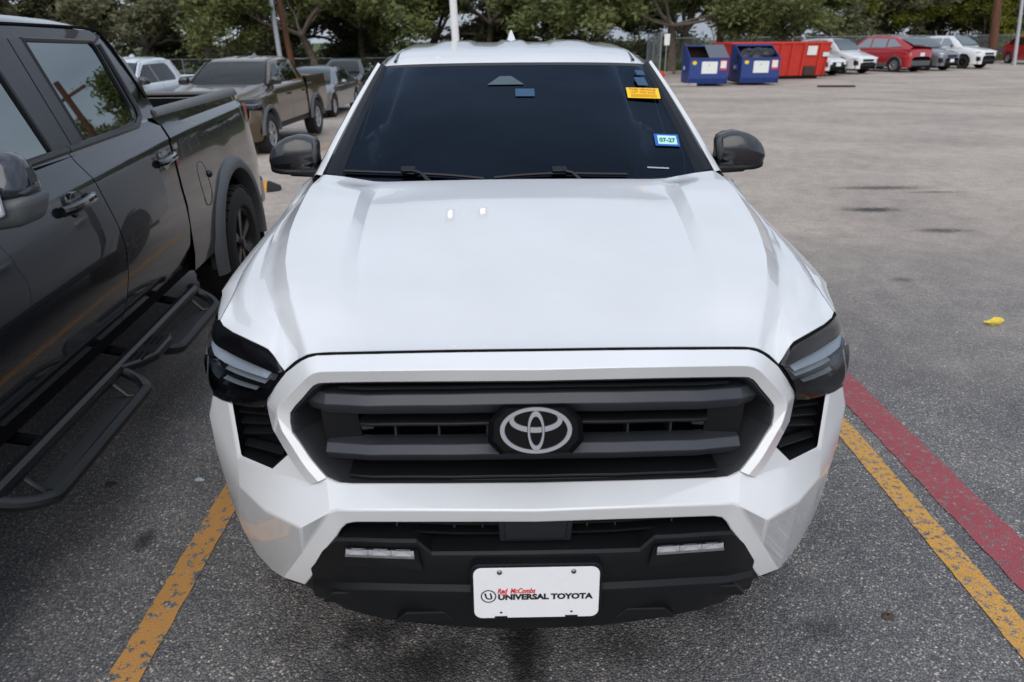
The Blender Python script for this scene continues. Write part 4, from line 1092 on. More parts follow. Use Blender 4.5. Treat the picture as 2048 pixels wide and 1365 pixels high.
# ------------------------------------------------------------------ the charcoal crew-cab pickup on the left (local: x to its flank, y rearwards, side plane x = 1.02)
def make_charcoal():
    rz = R(4.4)
    nx, ny = math.cos(rz), math.sin(rz)
    T = thing('pickup_truck', 'charcoal crew cab pickup with tubular side steps beside the white pickup', 'pickup', (-1.955 - 1.02*nx, 3.5 - 1.02*ny, 0), rz)
    body = 'charcoal_paint'
    def zb(u): return interp(u, [-4.5, -2.8, -.8, 1.05], [1.315, 1.340, 1.385, 1.40])
    def zcr(u): return interp(u, [-4.5, -2.2, -.7, 1.05], [1.16, 1.217, 1.285, 1.325])
    def cab_end(z): return interp(z, [.5, 1.0, 1.25, 1.38], [-.85, -.845, -.79, -.70])
    def door_seam(z): return interp(z, [.48, .6, .94, 1.2, 1.38], [-1.81, -1.80, -1.70, -1.745, -1.80])
    def front_seam(z): return interp(z, [.5, .9, 1.35], [-2.98, -2.90, -2.93])
    def sections(u):
        b_, c = zb(u), zcr(u)
        return [(.896, b_ + .004), (.903, b_), (.926, lerp(b_, c, .45)), (.960, c + .012), (.966, c + .004), (.969, c - .004), (.974, c - .03), (.988, c - .10), (1.010, 1.02), (1.022, .91), (1.024, .80), (1.006, .68), (.968, .575), (.935, .52), (.88, .485)]
    def skin(ua, ub, n_=14, s=1):
        rows = []
        for k in range(n_):
            t = k / (n_ - 1); row = []
            for j in range(15):
                z = sections(lerp(ua(1.0), ub(1.0), t))[j][1]
                u = lerp(ua(z), ub(z), t); x, z = sections(u)[j]
                row.append((s*x, u, z))
            rows.append(row)
        return grid(rows)
    for s in (1, -1):
        fd_ = O('front_door', skin(lambda z: front_seam(z) + .004, lambda z: door_seam(z) - .004, 14, s), body, T, smooth=28)
        rd_ = O('rear_door', skin(lambda z: door_seam(z) + .004, cab_end, 14, s), body, T, smooth=28)
        for d, u0, u1, z0, z1 in ((fd_, -2.115, -1.845, 1.165, 1.175), (rd_, -1.05, -.80, 1.185, 1.195)):
            um, zm = (u0+u1)/2, (z0+z1)/2
            cup = []
            for k in range(24):
                a = 2*math.pi*k/24; cc, ss = math.cos(a), math.sin(a)
                cup.append((um - .015 + .052*math.copysign(abs(cc)**.7, cc), zm + .052*math.copysign(abs(ss)**.8, ss)))
            O('handle_recess', prism(cup, s*.955, s*.9945, 'x'), 'gloss_black', d, smooth=0, bevel=.002)
            bar_ = tube([(s*.990, u0, zm - .006), (s*1.008, u0 + .035, zm - .004), (s*1.014, um, zm), (s*1.008, u1 - .035, zm + .006), (s*.990, u1, zm + .008)], [.022, .020, .019, .020, .018], 10)
            O('door_handle', bar_, 'gloss_black', d)
            O('handle_cap', sphere((s*1.004, u1 - .025, zm + .007), (.016, .030, .021), 12, 8), 'dark_chrome', d)
        # front wing
        wn_ = []
        FA = -3.55
        for u in arch_cols(-4.35, -2.95, FA, .52, .42, np.linspace(-4.35, -2.95, 14)):
            z0 = arch_z(u, FA, .52, .44, .50)
            sc = sections(u); ue = min(u, front_seam(1.0) - .006)
            row = []
            for x, z in sc[:9]: row.append((s*(x if u > -4.1 else lerp(.90, x, (u + 4.35)/.25)), min(u, front_seam(z) - .006), max(z, z0 + .0)))
            row.append((s*(1.016 if u > -4.1 else .92), ue, z0)); row.append((s*.88, ue, z0))
            wn_.append(row)
        O('front_wing', grid(wn_), body, T, smooth=30)
        # window panes, pillar trims and frame on the tumblehome plane
        def gp(u, z, dx=0.0):
            t = (z - 1.36) / .44; return (s*(lerp(.886, .768, t) + dx), u, z)
        Wr = [(-1.575, 1.352), (-1.03, 1.385), (-.96, 1.40), (-.925, 1.445), (-1.005, 1.76), (-1.04, 1.790), (-1.665, 1.802)]
        Wf = [(-2.80, 1.335), (-1.88, 1.345), (-1.985, 1.802), (-2.40, 1.795), (-2.62, 1.70), (-2.93, 1.43)]
        for d, Wp in ((rd_, Wr), (fd_, Wf)):
            O('side_window', ([gp(u, z) for u, z in Wp], [tuple(range(len(Wp)))]), 'privacy_glass', d, smooth=0)
            ring_ = [gp(u, z, .004) for u, z in Wp]
            O('window_seal', tube(resample(ring_ + ring_[:1], 60), .011, 6, cap=False), 'satin_black', d)
        O('pillar_trim', hexa([gp(-1.70, 1.345, -.004), gp(-1.57, 1.352, -.004), gp(-1.665, 1.805, -.004), gp(-1.775, 1.806, -.004)], [gp(-1.70, 1.345, .008), gp(-1.57, 1.352, .008), gp(-1.665, 1.805, .008), gp(-1.775, 1.806, .008)]), 'pillar_black', rd_, smooth=0, bevel=.002)
        O('pillar_trim', hexa([gp(-1.875, 1.345, -.004), gp(-1.708, 1.345, -.004), gp(-1.783, 1.806, -.004), gp(-1.975, 1.803, -.004)], [gp(-1.875, 1.345, .008), gp(-1.708, 1.345, .008), gp(-1.783, 1.806, .008), gp(-1.975, 1.803, .008)]), 'pillar_black', fd_, smooth=0, bevel=.002)
        # belt moulding
        for d, ua, ub in ((fd_, -2.93, -1.79), (rd_, -1.782, -1.0)):
            pts = [(s*.903, u, zb(u) - .002) for u in np.linspace(ua, ub, 10)]
            if d is rd_: pts += [gp(-.90, 1.412, .012), gp(-.880, 1.455, .010), gp(-.91, 1.58, .008), gp(-.97, 1.775, .006)]
            O('belt_moulding', tube(pts, .0165, 8), 'satin_black', d)
        # header above the windows, up to the roof channel
        hd = [[gp(u, z, .003) for u, z in ((-2.95, 1.415), (-2.62, 1.715), (-2.42, 1.80), (-1.98, 1.806), (-1.66, 1.806), (-1.02, 1.797), (-.975, 1.775))],
              [(s*x, u, z) for x, u, z in ((.93, -3.02, 1.40), (.80, -2.66, 1.755), (.772, -2.42, 1.842), (.764, -1.98, 1.852), (.762, -1.66, 1.852), (.764, -1.0, 1.842), (.772, -.90, 1.815))]]
        O('door_header', grid(hd), body, T, smooth=30)
        ch = [(s*x, u, z) for x, u, z in ((.925, -3.05, 1.41), (.795, -2.68, 1.765), (.765, -2.42, 1.850), (.756, -1.98, 1.860), (.754, -1.66, 1.860), (.757, -1.0, 1.850), (.770, -.87, 1.81), (.815, -.80, 1.68), (.875, -.74, 1.5))]
        O('roof_channel', tube(catmull(ch, 4), .008, 6), 'seam_black', T)
        # rear pillar
        cp = grid([[gp(-.99, 1.78, .002), gp(-.945, 1.66, .002), gp(-.915, 1.54, .002), gp(-.90, 1.455, .002), gp(-.93, 1.40, .002), (s*.905, -1.0, 1.385)],
                   [(s*.765, -.89, 1.818), (s*.806, -.82, 1.70), (s*.853, -.78, 1.56), (s*.862, -.77, 1.47), (s*.892, -.80, 1.40), (s*.905, -.90, 1.384)],
                   [(s*.750, -.80, 1.815), (s*.797, -.72, 1.70), (s*.845, -.67, 1.56), (s*.86, -.645, 1.47), (s*.895, -.65, 1.40), (s*.905, -.72, 1.384)],
                   [(s*.70, -.74, 1.80), (s*.73, -.70, 1.70), (s*.76, -.68, 1.56), (s*.78, -.675, 1.47), (s*.80, -.67, 1.40), (s*.80, -.68, 1.384)]])
        O('rear_pillar', grid([catmull(r_, 3) for r_ in [[tuple(p) for p in cp[0][k*6:(k+1)*6]] for k in range(4)]]), body, T, smooth=50)
        # bed side
        rows = []
        for u in arch_cols(-.81, 1.05, .2, .52, .42, np.linspace(-.81, 1.05, 16)):
            z0 = arch_z(u, .2, .52, .44, .52)
            k = max(0, (u - .85)/.2); sc = sections(u); row = []
            row.append((s*.83, u if u > -.7 else -.70, 1.395)); row.append((s*.88, u, 1.402 if u > -.8 else 1.40)); row.append((s*.915, u, 1.398))
            for x, z in sc[2:10]:
                uu = u
                if u < -.5: uu = lerp(cab_end(z) + .034, -.5, (u + .81)/.31)
                row.append((s*(x - .03*k*k), uu, max(z, z0)))
            row.append((s*(1.014 - .03*k*k), u if u > -.5 else lerp(-.815, -.5, (u + .81)/.31), max(z0, .62) if z0 < .6 else z0)); row.append((s*(.998 - .03*k*k), u if u > -.5 else lerp(-.815, -.5, (u + .81)/.31), z0)); row.append((s*.88, u, z0))
            rows.append(row)
        bs = O('bed_side', grid(rows), body, T, smooth=28)
        O('bed_inner_wall', grid([[(s*.83, -.70, 1.39), (s*.83, 1.0, 1.39)], [(s*.80, -.70, .85), (s*.80, 1.0, .85)]]), 'black_plastic', bs, smooth=0)
        O('bed_rail_cap', tube([(s*.868, u, zb(u) + .008) for u in np.linspace(-.70, 1.02, 8)], [.045]*8, 8), 'rail_plastic', bs, smooth=60)
        fl = []
        for k in range(33):
            a = R(-8) + R(196) * k / 32; c, sn = math.cos(a), math.sin(a)
            fl.append([(s*1.0, .2 - .625*c, .44 + .605*sn), (s*1.030, .2 - .610*c, .44 + .590*sn), (s*1.055, .2 - .575*c, .44 + .560*sn), (s*1.058, .2 - .545*c, .44 + .535*sn), (s*1.050, .2 - .522*c, .44 + .515*sn), (s*.93, .2 - .51*c, .44 + .505*sn)])
        O('wheel_flare', grid(fl), 'flare_plastic', bs, smooth=40)
        if s == 1:
            fz = []
            for k in range(32):
                a = 2*math.pi*k/32; fz.append((interp(.965 + .135*math.copysign(abs(math.sin(a))**.75, math.sin(a)), [.80, .91, 1.02, 1.19], [1.024, 1.022, 1.010, .986]) + .0005, -.42 + .085*math.copysign(abs(math.cos(a))**.75, math.cos(a)), .965 + .135*math.copysign(abs(math.sin(a))**.75, math.sin(a))))
            O('fuel_door', tube(fz + fz[:1], .0018, 5, cap=False), 'seam_black', bs)
            O('bed_sensor', join(sphere((1.012, -.30, 1.005), (.02, .024, .024), 14, 9)), 'satin_black', bs)
        O('tail_lamp', hexa([(s*.965, .90, 1.02), (s*.975, 1.06, 1.02), (s*.88, 1.075, 1.02), (s*.88, .90, 1.02)], [(s*.955, .98, 1.33), (s*.955, 1.06, 1.33), (s*.87, 1.075, 1.33), (s*.87, .98, 1.33)]), 'tail_red', T, bevel=.01)
        # liner
        ln = []
        for k in range(25):
            a = math.pi * k / 24
            ln.append([(s*.97, .2 - .50*math.cos(a), .40 + .50*math.sin(a)), (s*.60, .2 - .50*math.cos(a), .40 + .50*math.sin(a))])
        O('wheel_liner', join(grid(ln), ([(s*.60, .2 - .5*math.cos(math.pi*k/24), .40 + .5*math.sin(math.pi*k/24)) for k in range(25)], [tuple(range(25))])), 'seam_black', T, smooth=40)
        # mirrors
        mr = bpy.data.objects.new('door_mirror', None); COL.objects.link(mr); mr.parent = T
        def rbox(x0, x1, y0, y1, z0, z1): return box(min(s*x0, s*x1), max(s*x0, s*x1), y0, y1, z0, z1)
        O('mirror_shell', hexa([(s*1.10, -2.99, 1.35), (s*1.33, -2.95, 1.37), (s*1.33, -2.80, 1.37), (s*1.10, -2.80, 1.35)], [(s*1.10, -2.95, 1.515), (s*1.30, -2.92, 1.50), (s*1.30, -2.82, 1.50), (s*1.10, -2.82, 1.515)]), 'charcoal_paint', mr, bevel=.045, seg=4)
        O('mirror_skirt', hexa([(s*1.10, -2.98, 1.275), (s*1.30, -2.94, 1.295), (s*1.30, -2.80, 1.295), (s*1.10, -2.79, 1.275)], [(s*1.10, -2.99, 1.37), (s*1.333, -2.955, 1.385), (s*1.333, -2.795, 1.385), (s*1.10, -2.79, 1.37)]), 'grey_plastic', mr, bevel=.03, seg=3)
        O('mirror_arm', hexa([(s*.93, -2.93, 1.30), (s*.93, -2.80, 1.30), (s*.93, -2.80, 1.36), (s*.93, -2.93, 1.36)], [(s*1.14, -2.93, 1.30), (s*1.14, -2.82, 1.30), (s*1.14, -2.82, 1.36), (s*1.14, -2.93, 1.36)]), 'black_plastic', mr, bevel=.015)
        O('turn_lamp', hexa([(s*1.17, -3.0, 1.325), (s*1.27, -2.985, 1.335), (s*1.27, -2.96, 1.335), (s*1.17, -2.97, 1.325)], [(s*1.17, -3.005, 1.425), (s*1.27, -2.988, 1.42), (s*1.27, -2.96, 1.42), (s*1.17, -2.97, 1.425)]), 'lamp_silver', mr, bevel=.008)
        # side step: main tube, two dropped loops with treads, centre pad
        stp = bpy.data.objects.new('side_step', None); COL.objects.link(stp); stp.parent = T
        main_ = [(s*1.03, -3.16, .43), (s*1.03, -3.05, .452), (s*1.03, -2.0, .452), (s*1.03, -1.1, .455), (s*1.03, -1.0, .455), (s*1.01, -.96, .455)]
        O('step_tube', tube(main_, .031, 10), 'step_coat', stp)
        for ua, ub in ((-2.96, -2.13), (-1.70, -1.05)):
            lp_ = [(s*1.035, ua - .10, .44), (s*1.10, ua - .06, .405), (s*1.155, ua, .383), (s*1.165, ua + .06, .378), (s*1.165, lerp(ua, ub, .5), .378), (s*1.165, ub - .05, .378), (s*1.155, ub, .385), (s*1.11, ub + .045, .41), (s*1.035, ub + .065, .445)]
            O('step_loop', tube(catmull(lp_, 3), .0245, 10), 'step_coat', stp)
            O('step_tread', join(rbox(1.055, 1.145, ua + .05, ub - .04, .358, .366)), 'step_tread', stp, bevel=.002)
            for uu in (ua + .06, ub - .05):
                O('step_bracket', tube([(s*1.035, uu, .44), (s*1.10, uu, .37), (s*1.16, uu, .372)], .009, 6), 'step_coat', stp)
        pad = [(-2.11, 1.03), (-2.02, 1.13), (-1.95, 1.165), (-1.76, 1.165), (-1.71, 1.145), (-1.70, 1.03)]
        O('step_pad', prism([(s*x, u) for u, x in pad], .432, .472, 'z'), 'step_coat', stp, bevel=.014, seg=3)
        for k in range(3):
            for uc in (-1.98, -1.80):
                O('pad_slot', rbox(1.065 + k*.026, 1.073 + k*.026, uc - .045, uc + .045, .4715, .4735), 'seam_black', stp, smooth=0)
        for uu in (-2.7, -1.9, -1.2):
            O('step_mount', tube([(s*.75, uu, .52), (s*1.03, uu, .45)], .022, 6), 'seam_black', stp)
        O('mud_flap', rbox(.78, 1.02, .80, .812, .26, .55), 'black_plastic', T, smooth=0)
    # roof, windscreen, bonnet, nose, tail
    rows = []
    for u, z, w in ((-2.50, 1.80, .74), (-2.44, 1.845, .755), (-2.3, 1.88, .757), (-2.0, 1.905, .752), (-1.6, 1.91, .75), (-1.2, 1.902, .752), (-1.0, 1.89, .752), (-.86, 1.868, .752), (-.79, 1.842, .75), (-.745, 1.80, .745)):
        rows.append([(x*w, u, z - .006*x*x - (.045*max(0, abs(x)-.8)**2/.04)) for x in (-1, -.97, -.93, -.87, -.78, -.55, -.25, 0, .25, .55, .78, .87, .93, .97, 1)])
    O('roof', grid(rows), body, T, smooth=40)
    O('cab_back', grid([[(-.74, -.745, 1.80), (.74, -.745, 1.80)], [(-.88, -.69, 1.42), (.88, -.69, 1.42)], [(-.90, -.70, .6), (.90, -.70, .6)]]), body, T, smooth=0)
    O('back_window', hexa([(-.66, -.735, 1.47), (.66, -.735, 1.47), (.60, -.765, 1.74), (-.60, -.765, 1.74)], [(-.66, -.69, 1.47), (.66, -.69, 1.47), (.60, -.735, 1.74), (-.60, -.735, 1.74)]), 'privacy_glass', T, smooth=0)
    O('windshield', grid([[(x*.80, -3.35 + .12*x*x - .06, 1.30) for x in np.linspace(-1, 1, 9)], [(x*.73, -2.50 + .05*x*x, 1.80) for x in np.linspace(-1, 1, 9)]]), 'privacy_glass', T, smooth=60)
    for s in (1, -1):
        O('windshield_pillar', grid([[(s*.80, -3.31, 1.305), (s*.90, -3.2, 1.345)], [(s*.73, -2.46, 1.805), (s*.765, -2.44, 1.84)]]), body, T, smooth=0)
    O('hood', grid([[(x*w, u, z + .02*(1 - abs(x))) for x in np.linspace(-1, 1, 11)] for u, z, w in ((-4.42, 1.10, .82), (-4.36, 1.16, .88), (-4.1, 1.205, .92), (-3.6, 1.25, .932), (-3.2, 1.30, .935), (-3.0, 1.33, .935))]), body, T, smooth=40)
    O('front_fascia', join(box(-.95, .95, -4.48, -4.3, .62, 1.10)), 'black_plastic', T, bevel=.05)
    O('front_bumper', box(-.98, .98, -4.58, -4.30, .42, .66), 'dark_chrome', T, bevel=.05)
    for s in (1, -1):
        O('headlight', box(min(s*.70, s*.96), max(s*.70, s*.96), -4.50, -4.28, .92, 1.08), 'lamp_silver', T, bevel=.02)
    O('tailgate', box(-.85, .85, .98, 1.05, .80, 1.40), body, T, bevel=.02)
    O('tailgate_cap', box(-.86, .86, .96, 1.06, 1.40, 1.425), 'rail_plastic', T, bevel=.008)
    O('bed_floor', box(-.82, .82, -.70, 1.0, .80, .86), 'black_plastic', T, smooth=0)
    O('rear_bumper', box(-.98, .98, 1.04, 1.20, .52, .74), 'dark_chrome', T, bevel=.03)
    O('seam_backing', join(box(-.965, .965, -3.0, -.74, .52, 1.20), box(-.915, .915, -2.98, -.72, 1.2, 1.335)), 'seam_black', T, smooth=0)  # black inner box, added to put dark shade behind the door seams
    O('underbody', box(-.75, .75, -4.3, 1.0, .40, .80), 'underbody', T, smooth=0)
    for s in (1, -1):
        for u in (-3.55, .2):
            make_wheel(T, s*.905, u, .415, .28, s, 'black_alloy', 'std')
    return T
plain('pillar_black', (.030, .032, .040), .22, spec=.6, var=.3, scale=3)
plain('rail_plastic', (.11, .11, .11), .5)
plain('step_coat', (.010, .011, .012), .34, spec=.45, bmp=.3, bscale=500)
plain('step_tread', (.03, .032, .035), .45, bmp=.4, bscale=120)
charcoal = make_charcoal()
# ------------------------------------------------------------------ other vehicles
make_pickup('bronze pickup with grey wheel flares parked beside the silver-white pickup', 'bronze_paint', (-5.55, 12.3, gz(-5.3, 14.5)), R(-2), flare='flare_plastic', rim='alloy', glass='green_glass', side_glass='green_glass', group='pickups parked across the lane', lift=.02)
make_pickup('silver-white pickup half hidden behind the bronze pickup', 'silver_white_paint', (-8.3, 12.6, gz(-8, 14.8)), R(-1), glass='green_glass', side_glass='green_glass', group='pickups parked across the lane')

def make_car(name, label, cat, body, loc, rz, L=4.6, W=1.85, H=1.68, hood=1.05, nose=.80, belt=1.08, cowl=1.15, roof0=1.95, roof1=3.75, deck=None, plate=True, clad=None, group=None, rim='alloy', wr=.345, rack=False, glass='privacy_glass', face='suv'):
    """front at y = -L/2 ... local origin at the middle of the footprint"""
    T = thing(name, label, cat, loc, rz, group)
    y0 = -L/2; w = W/2; ya, yb = y0 + .92, y0 + L - .88
    top = [(0, nose-.25), (.04, nose-.06), (.16, nose+.02), (.5, nose+.10), (cowl, hood), (cowl+.5, belt), (3.0, belt+.03), (L-.75, belt+.06), (L-.25, belt+.02 if not deck else deck), (L-.05, belt-.05 if not deck else deck-.06), (L, .75)]
    def zt(d): return smooth_interp(d, [p[0] for p in top], [p[1] for p in top])
    def wd(d): return w * interp(d, [0, .05, .18, .45, .8, L-.6, L-.2, L-.03, L], [.62, .74, .88, .965, 1.0, 1.0, .95, .86, .80])
    clz = .55
    ds = sorted(set([round(v, 3) for v in list(np.linspace(0, L, 30)) + [.02, .05, .1, L-.02, L-.06] + [ya - y0 - .41*math.cos(math.pi*k/12) for k in range(13)] + [yb - y0 - .41*math.cos(math.pi*k/12) for k in range(13)]]))
    rows = []
    for d in ds:
        y = y0 + d; z = zt(d); ww = wd(d); zb = .26
        for c in (ya, yb):
            q = .41**2 - (y - c)**2
            if q > 1e-6: zb = max(zb, .34 + math.sqrt(q))
        rows.append([(0, y, z + .012), (ww*.55, y, z + .008), (ww*.80, y, z - .012), (ww*.93, y, z - .06), (ww*.985, y, max(z - .16, zb + .03)), (ww, y, max(.72, zb + .02)), (ww*.985, y, max(clz, zb + .01)), (ww*.97, y, zb), (ww*.80, y, zb)])
    O('body', both(grid(rows)), body, T, smooth=38)
    O('underbody', box(-w*.82, w*.82, y0 + .12, y0 + L - .12, .24, .62), 'underbody', T, smooth=0)
    # cabin
    rx = w * .70
    cy = [(cowl - .02, hood + .0, w*.86), (lerp(cowl, roof0, .5), lerp(hood, H, .56), w*.80), (roof0, H - .05, rx), (roof0 + .3, H - .005, rx), (lerp(roof0, roof1, .55), H, rx), (roof1, H - .05, rx*.97), (L - .12 if not deck else roof1 + .75, (belt + .10) if not deck else deck, w*.80)]
    rows = []
    for d, z, xw in cy:
        y = y0 + d; zl = belt - .02 if d > cowl else hood - .05
        rows.append([(0, y, z + .015), (xw*.6, y, z + .010), (xw*.90, y, z - .008), (xw, y, z - .045), (lerp(xw, w*.95, .5), y, min(z - .05, lerp(z, zl, .5))), (w*.955, y, min(zl, z - .04)), (w*.95, y, zl - .05)])
    rf = O('cabin', both(grid([catmull(r_, 2) for r_ in rows])), body, T, smooth=45)
    # panes
    def quad(nm, pts, mat=glass): return O(nm, (pts, [tuple(range(len(pts)))]), mat, T, smooth=0)
    pw = [(-w*.80, y0+cowl+.02, hood+.05), (w*.80, y0+cowl+.02, hood+.05), (rx*.86, y0+roof0-.04, H-.055), (-rx*.86, y0+roof0-.04, H-.055)]
    dirn = Vector((0, -.5, .8)).normalized()
    pw = [tuple(Vector(p) + dirn*.035) for p in pw]
    pm = [tuple((Vector(pw[0])+Vector(pw[3]))/2 + dirn*.03), tuple((Vector(pw[1])+Vector(pw[2]))/2 + dirn*.03)]
    O('windshield', ([pw[0], pw[1], pm[1], pw[2], pw[3], pm[0]], [(0,1,2,5),(5,2,3,4)]), glass, T, smooth=60)
    e = L - .12 if not deck else roof1 + .75
    zb_ = (belt + .16) if not deck else deck + .06
    bw = [(-w*.70, y0+e-.02, zb_), (w*.70, y0+e-.02, zb_), (rx*.82, y0+roof1+.06, H-.09), (-rx*.82, y0+roof1+.06, H-.09)]
    bw = [(p[0], p[1]+.05, p[2]+.03) for p in bw]
    quad('rear_window', bw)
    for s in (1, -1):
        def sp(d, z):
            t = (z - belt) / (H - belt); return (s*(lerp(w*.962, rx + .012, t**1.1)), y0 + d, z)
        f = .40
        quad('side_window', [sp(cowl+.42, belt+.05), sp(2.42, belt+.06), sp(2.40, H-.115), sp(roof0+.12, H-.115)])
        quad('side_window', [sp(2.50, belt+.06), sp(3.35, belt+.07), sp(3.32, H-.12), sp(2.48, H-.115)])
        if not deck: quad('side_window', [sp(3.44, belt+.08), sp(L-.62, belt+.13), sp(roof1-.05, H-.14), sp(3.41, H-.125)])
        O('door_mirror', sphere((s*(w+.09), y0+cowl+.5, belt+.06), (.10, .07, .075), 10, 7), 'black_paint' if face != 'camry' else body, T)
        O('headlight', sphere((s*w*.74, y0+.19, nose-.06), (w*.20, .13, .055), 12, 7), 'lamp_silver', T)
        O('tail_lamp', sphere((s*w*.80, y0+L-.13, belt-.10), (w*.16, .10, .075), 12, 7), 'tail_red', T)
        if rack: O('roof_rail', tube([(s*rx*.88, y0+roof0+.2, H+.0), (s*rx*.88, y0+roof0+.35, H+.05), (s*rx*.88, y0+roof1-.3, H+.05), (s*rx*.88, y0+roof1-.1, H+.0)], .018, 6), 'silver_trim', T)
        if clad:
            for c in (ya, yb):
                fl = []
                for k in range(17):
                    a = math.pi*k/16
                    fl.append([(s*w*.99, c-.47*math.cos(a), .34+.47*math.sin(a)), (s*(w+.02), c-.44*math.cos(a), .34+.44*math.sin(a)), (s*(w+.015), c-.40*math.cos(a), .34+.40*math.sin(a))])
                O('wheel_arch_trim', grid(fl), clad, T, smooth=40)
            O('sill_trim', box(min(s*w*.93, s*(w+.015)), max(s*w*.93, s*(w+.015)), ya+.42, yb-.42, .26, .46), clad, T, bevel=.02)
        for c in (ya, yb): make_wheel(T, s*(w-.13), c, wr, .22, s, rim, 'std')
    O('lower_grille', join(box(-w*.60, w*.60, y0-.012, y0+.2, .36, .52)), 'black_plastic', T, bevel=.02)
    O('upper_grille', box(-w*.42, w*.42, y0-.005, y0+.2, nose-.22, nose-.10), 'black_plastic', T, bevel=.02)
    for s in (1, -1):
        O('corner_intake', hexa([(s*w*.70, y0+.03, .42), (s*w*.86, y0+.12, .42), (s*w*.86, y0+.3, .42), (s*w*.70, y0+.3, .42)], [(s*w*.74, y0+.04, .62), (s*w*.88, y0+.13, .66), (s*w*.88, y0+.3, .66), (s*w*.74, y0+.3, .62)]), 'black_plastic', T, bevel=.01)
    O('rear_bumper', box(-w*.80, w*.80, y0+L-.2, y0+L+.015, .32, .56), clad or 'black_plastic', T, bevel=.03)
    if plate:
        O('plate', cbox((0, y0-.02, .52), (.32, .012, .16)), 'plate_white', T, smooth=0)
        O('plate', cbox((0, y0+L+.012, .86), (.32, .02, .16)), 'plate_white', T, smooth=0)
    return T
SED = dict(L=4.88, W=1.84, H=1.445, hood=.98, nose=.72, belt=.95, cowl=1.35, roof0=2.15, roof1=3.45, deck=1.06, face='camry')
make_car('sedan', 'dark grey sedan nosed in behind the bronze pickup', 'car', 'grey_paint', (-6.05, 23.6, gz(-6, 23.6)), R(-2), glass='green_glass', plate=False, **SED)
make_car('suv', 'black suv parked behind the dark grey sedan', 'car', 'black_paint', (-6.5, 31.0, gz(-6, 31)), 0.0, H=1.62, glass='green_glass')
# the row along the right-hand fence: noses towards (.44,-.9)
RZ = math.atan2(.44, .9)
def row(px, py, back=2.3): return (px - .44*back, py + .9*back, 0)
make_car('sedan', 'white compact sedan tucked against the red dumpster', 'car', 'white_paint', row(16.0, 34.6), RZ, group='vehicles along the fence', **dict(SED, L=4.6, W=1.78))
make_car('suv', 'white suv with black lower trim next to the red suv', 'car', 'white_paint', row(18.2, 36.2), RZ, H=1.65, clad='black_plastic', group='vehicles along the fence', plate=False)
make_car('suv', 'red suv backed out with its tailgate towards the lane', 'car', 'red_paint', row(21.5, 37.7), RZ + math.pi, H=1.73, L=4.9, belt=1.12, clad='grey_plastic', rack=True, group='vehicles along the fence')
make_car('suv', 'slate grey suv with silver roof rails between the red and the boxy white suv', 'car', 'slate_paint', row(23.95, 38.9), RZ, H=1.69, clad='black_plastic', rack=True, hood=1.10, nose=.90, group='vehicles along the fence')
make_car('suv', 'boxy white suv at the end of the row by the leaning pole', 'car', 'white_paint', row(27.2, 40.9), RZ, H=1.72, hood=1.14, nose=.95, belt=1.14, clad='black_plastic', group='vehicles along the fence', rim='black_alloy', plate=False)
make_car('suv', 'bright red suv beyond the thin grey post', 'car', 'red_paint', (34.3, 47.3, 0), RZ - .5, H=1.70, group='vehicles along the fence')
# ------------------------------------------------------------------ dumpsters, kerbs, litter, poles, fence
plain('blue_steel', (.018, .045, .20), .5, spec=.4, var=.25, scale=5, bmp=.2, bscale=20)
plain('red_steel', (.50, .035, .022), .5, spec=.4, var=.2, scale=4, bmp=.2, bscale=20)
plain('rust_dark', (.05, .03, .025), .9, var=.4)
plain('lid_plastic', (.12, .135, .17), .55, var=.1)
plain('sign_white', (.72, .74, .72), .5)
plain('sign_red', (.55, .04, .03), .5)
plain('bag_plastic', (.010, .010, .012), .28, spec=.4)
plain('galvanised', (.36, .38, .40), .45, .6, var=.15)
plain('pole_paint', (.70, .70, .70), .5)
plain('pole_grey', (.40, .43, .47), .5)
plain('lamp_glow', (.9, .85, .75), .4, emit=(1.0, .86, .66), estr=11.0)
m, n, l, p = nodes('pole_wood')
wv = n.new('ShaderNodeMapping'); tcw = n.new('ShaderNodeTexCoord'); wv.inputs['Scale'].default_value = (14, 14, .6)
l.new(tcw.outputs['Object'], wv.inputs['Vector'])
t = add_noise(n, l, 1.5, 5, .65, vec=wv.outputs['Vector'])
l.new(ramp(n, l, t.outputs['Fac'], .3, .7, (.055, .024, .014, 1), (.17, .075, .042, 1)).outputs['Color'], p.inputs['Base Color']); p.inputs['Roughness'].default_value = .9
bump(n, l, p, t.outputs['Fac'], .6, .02)

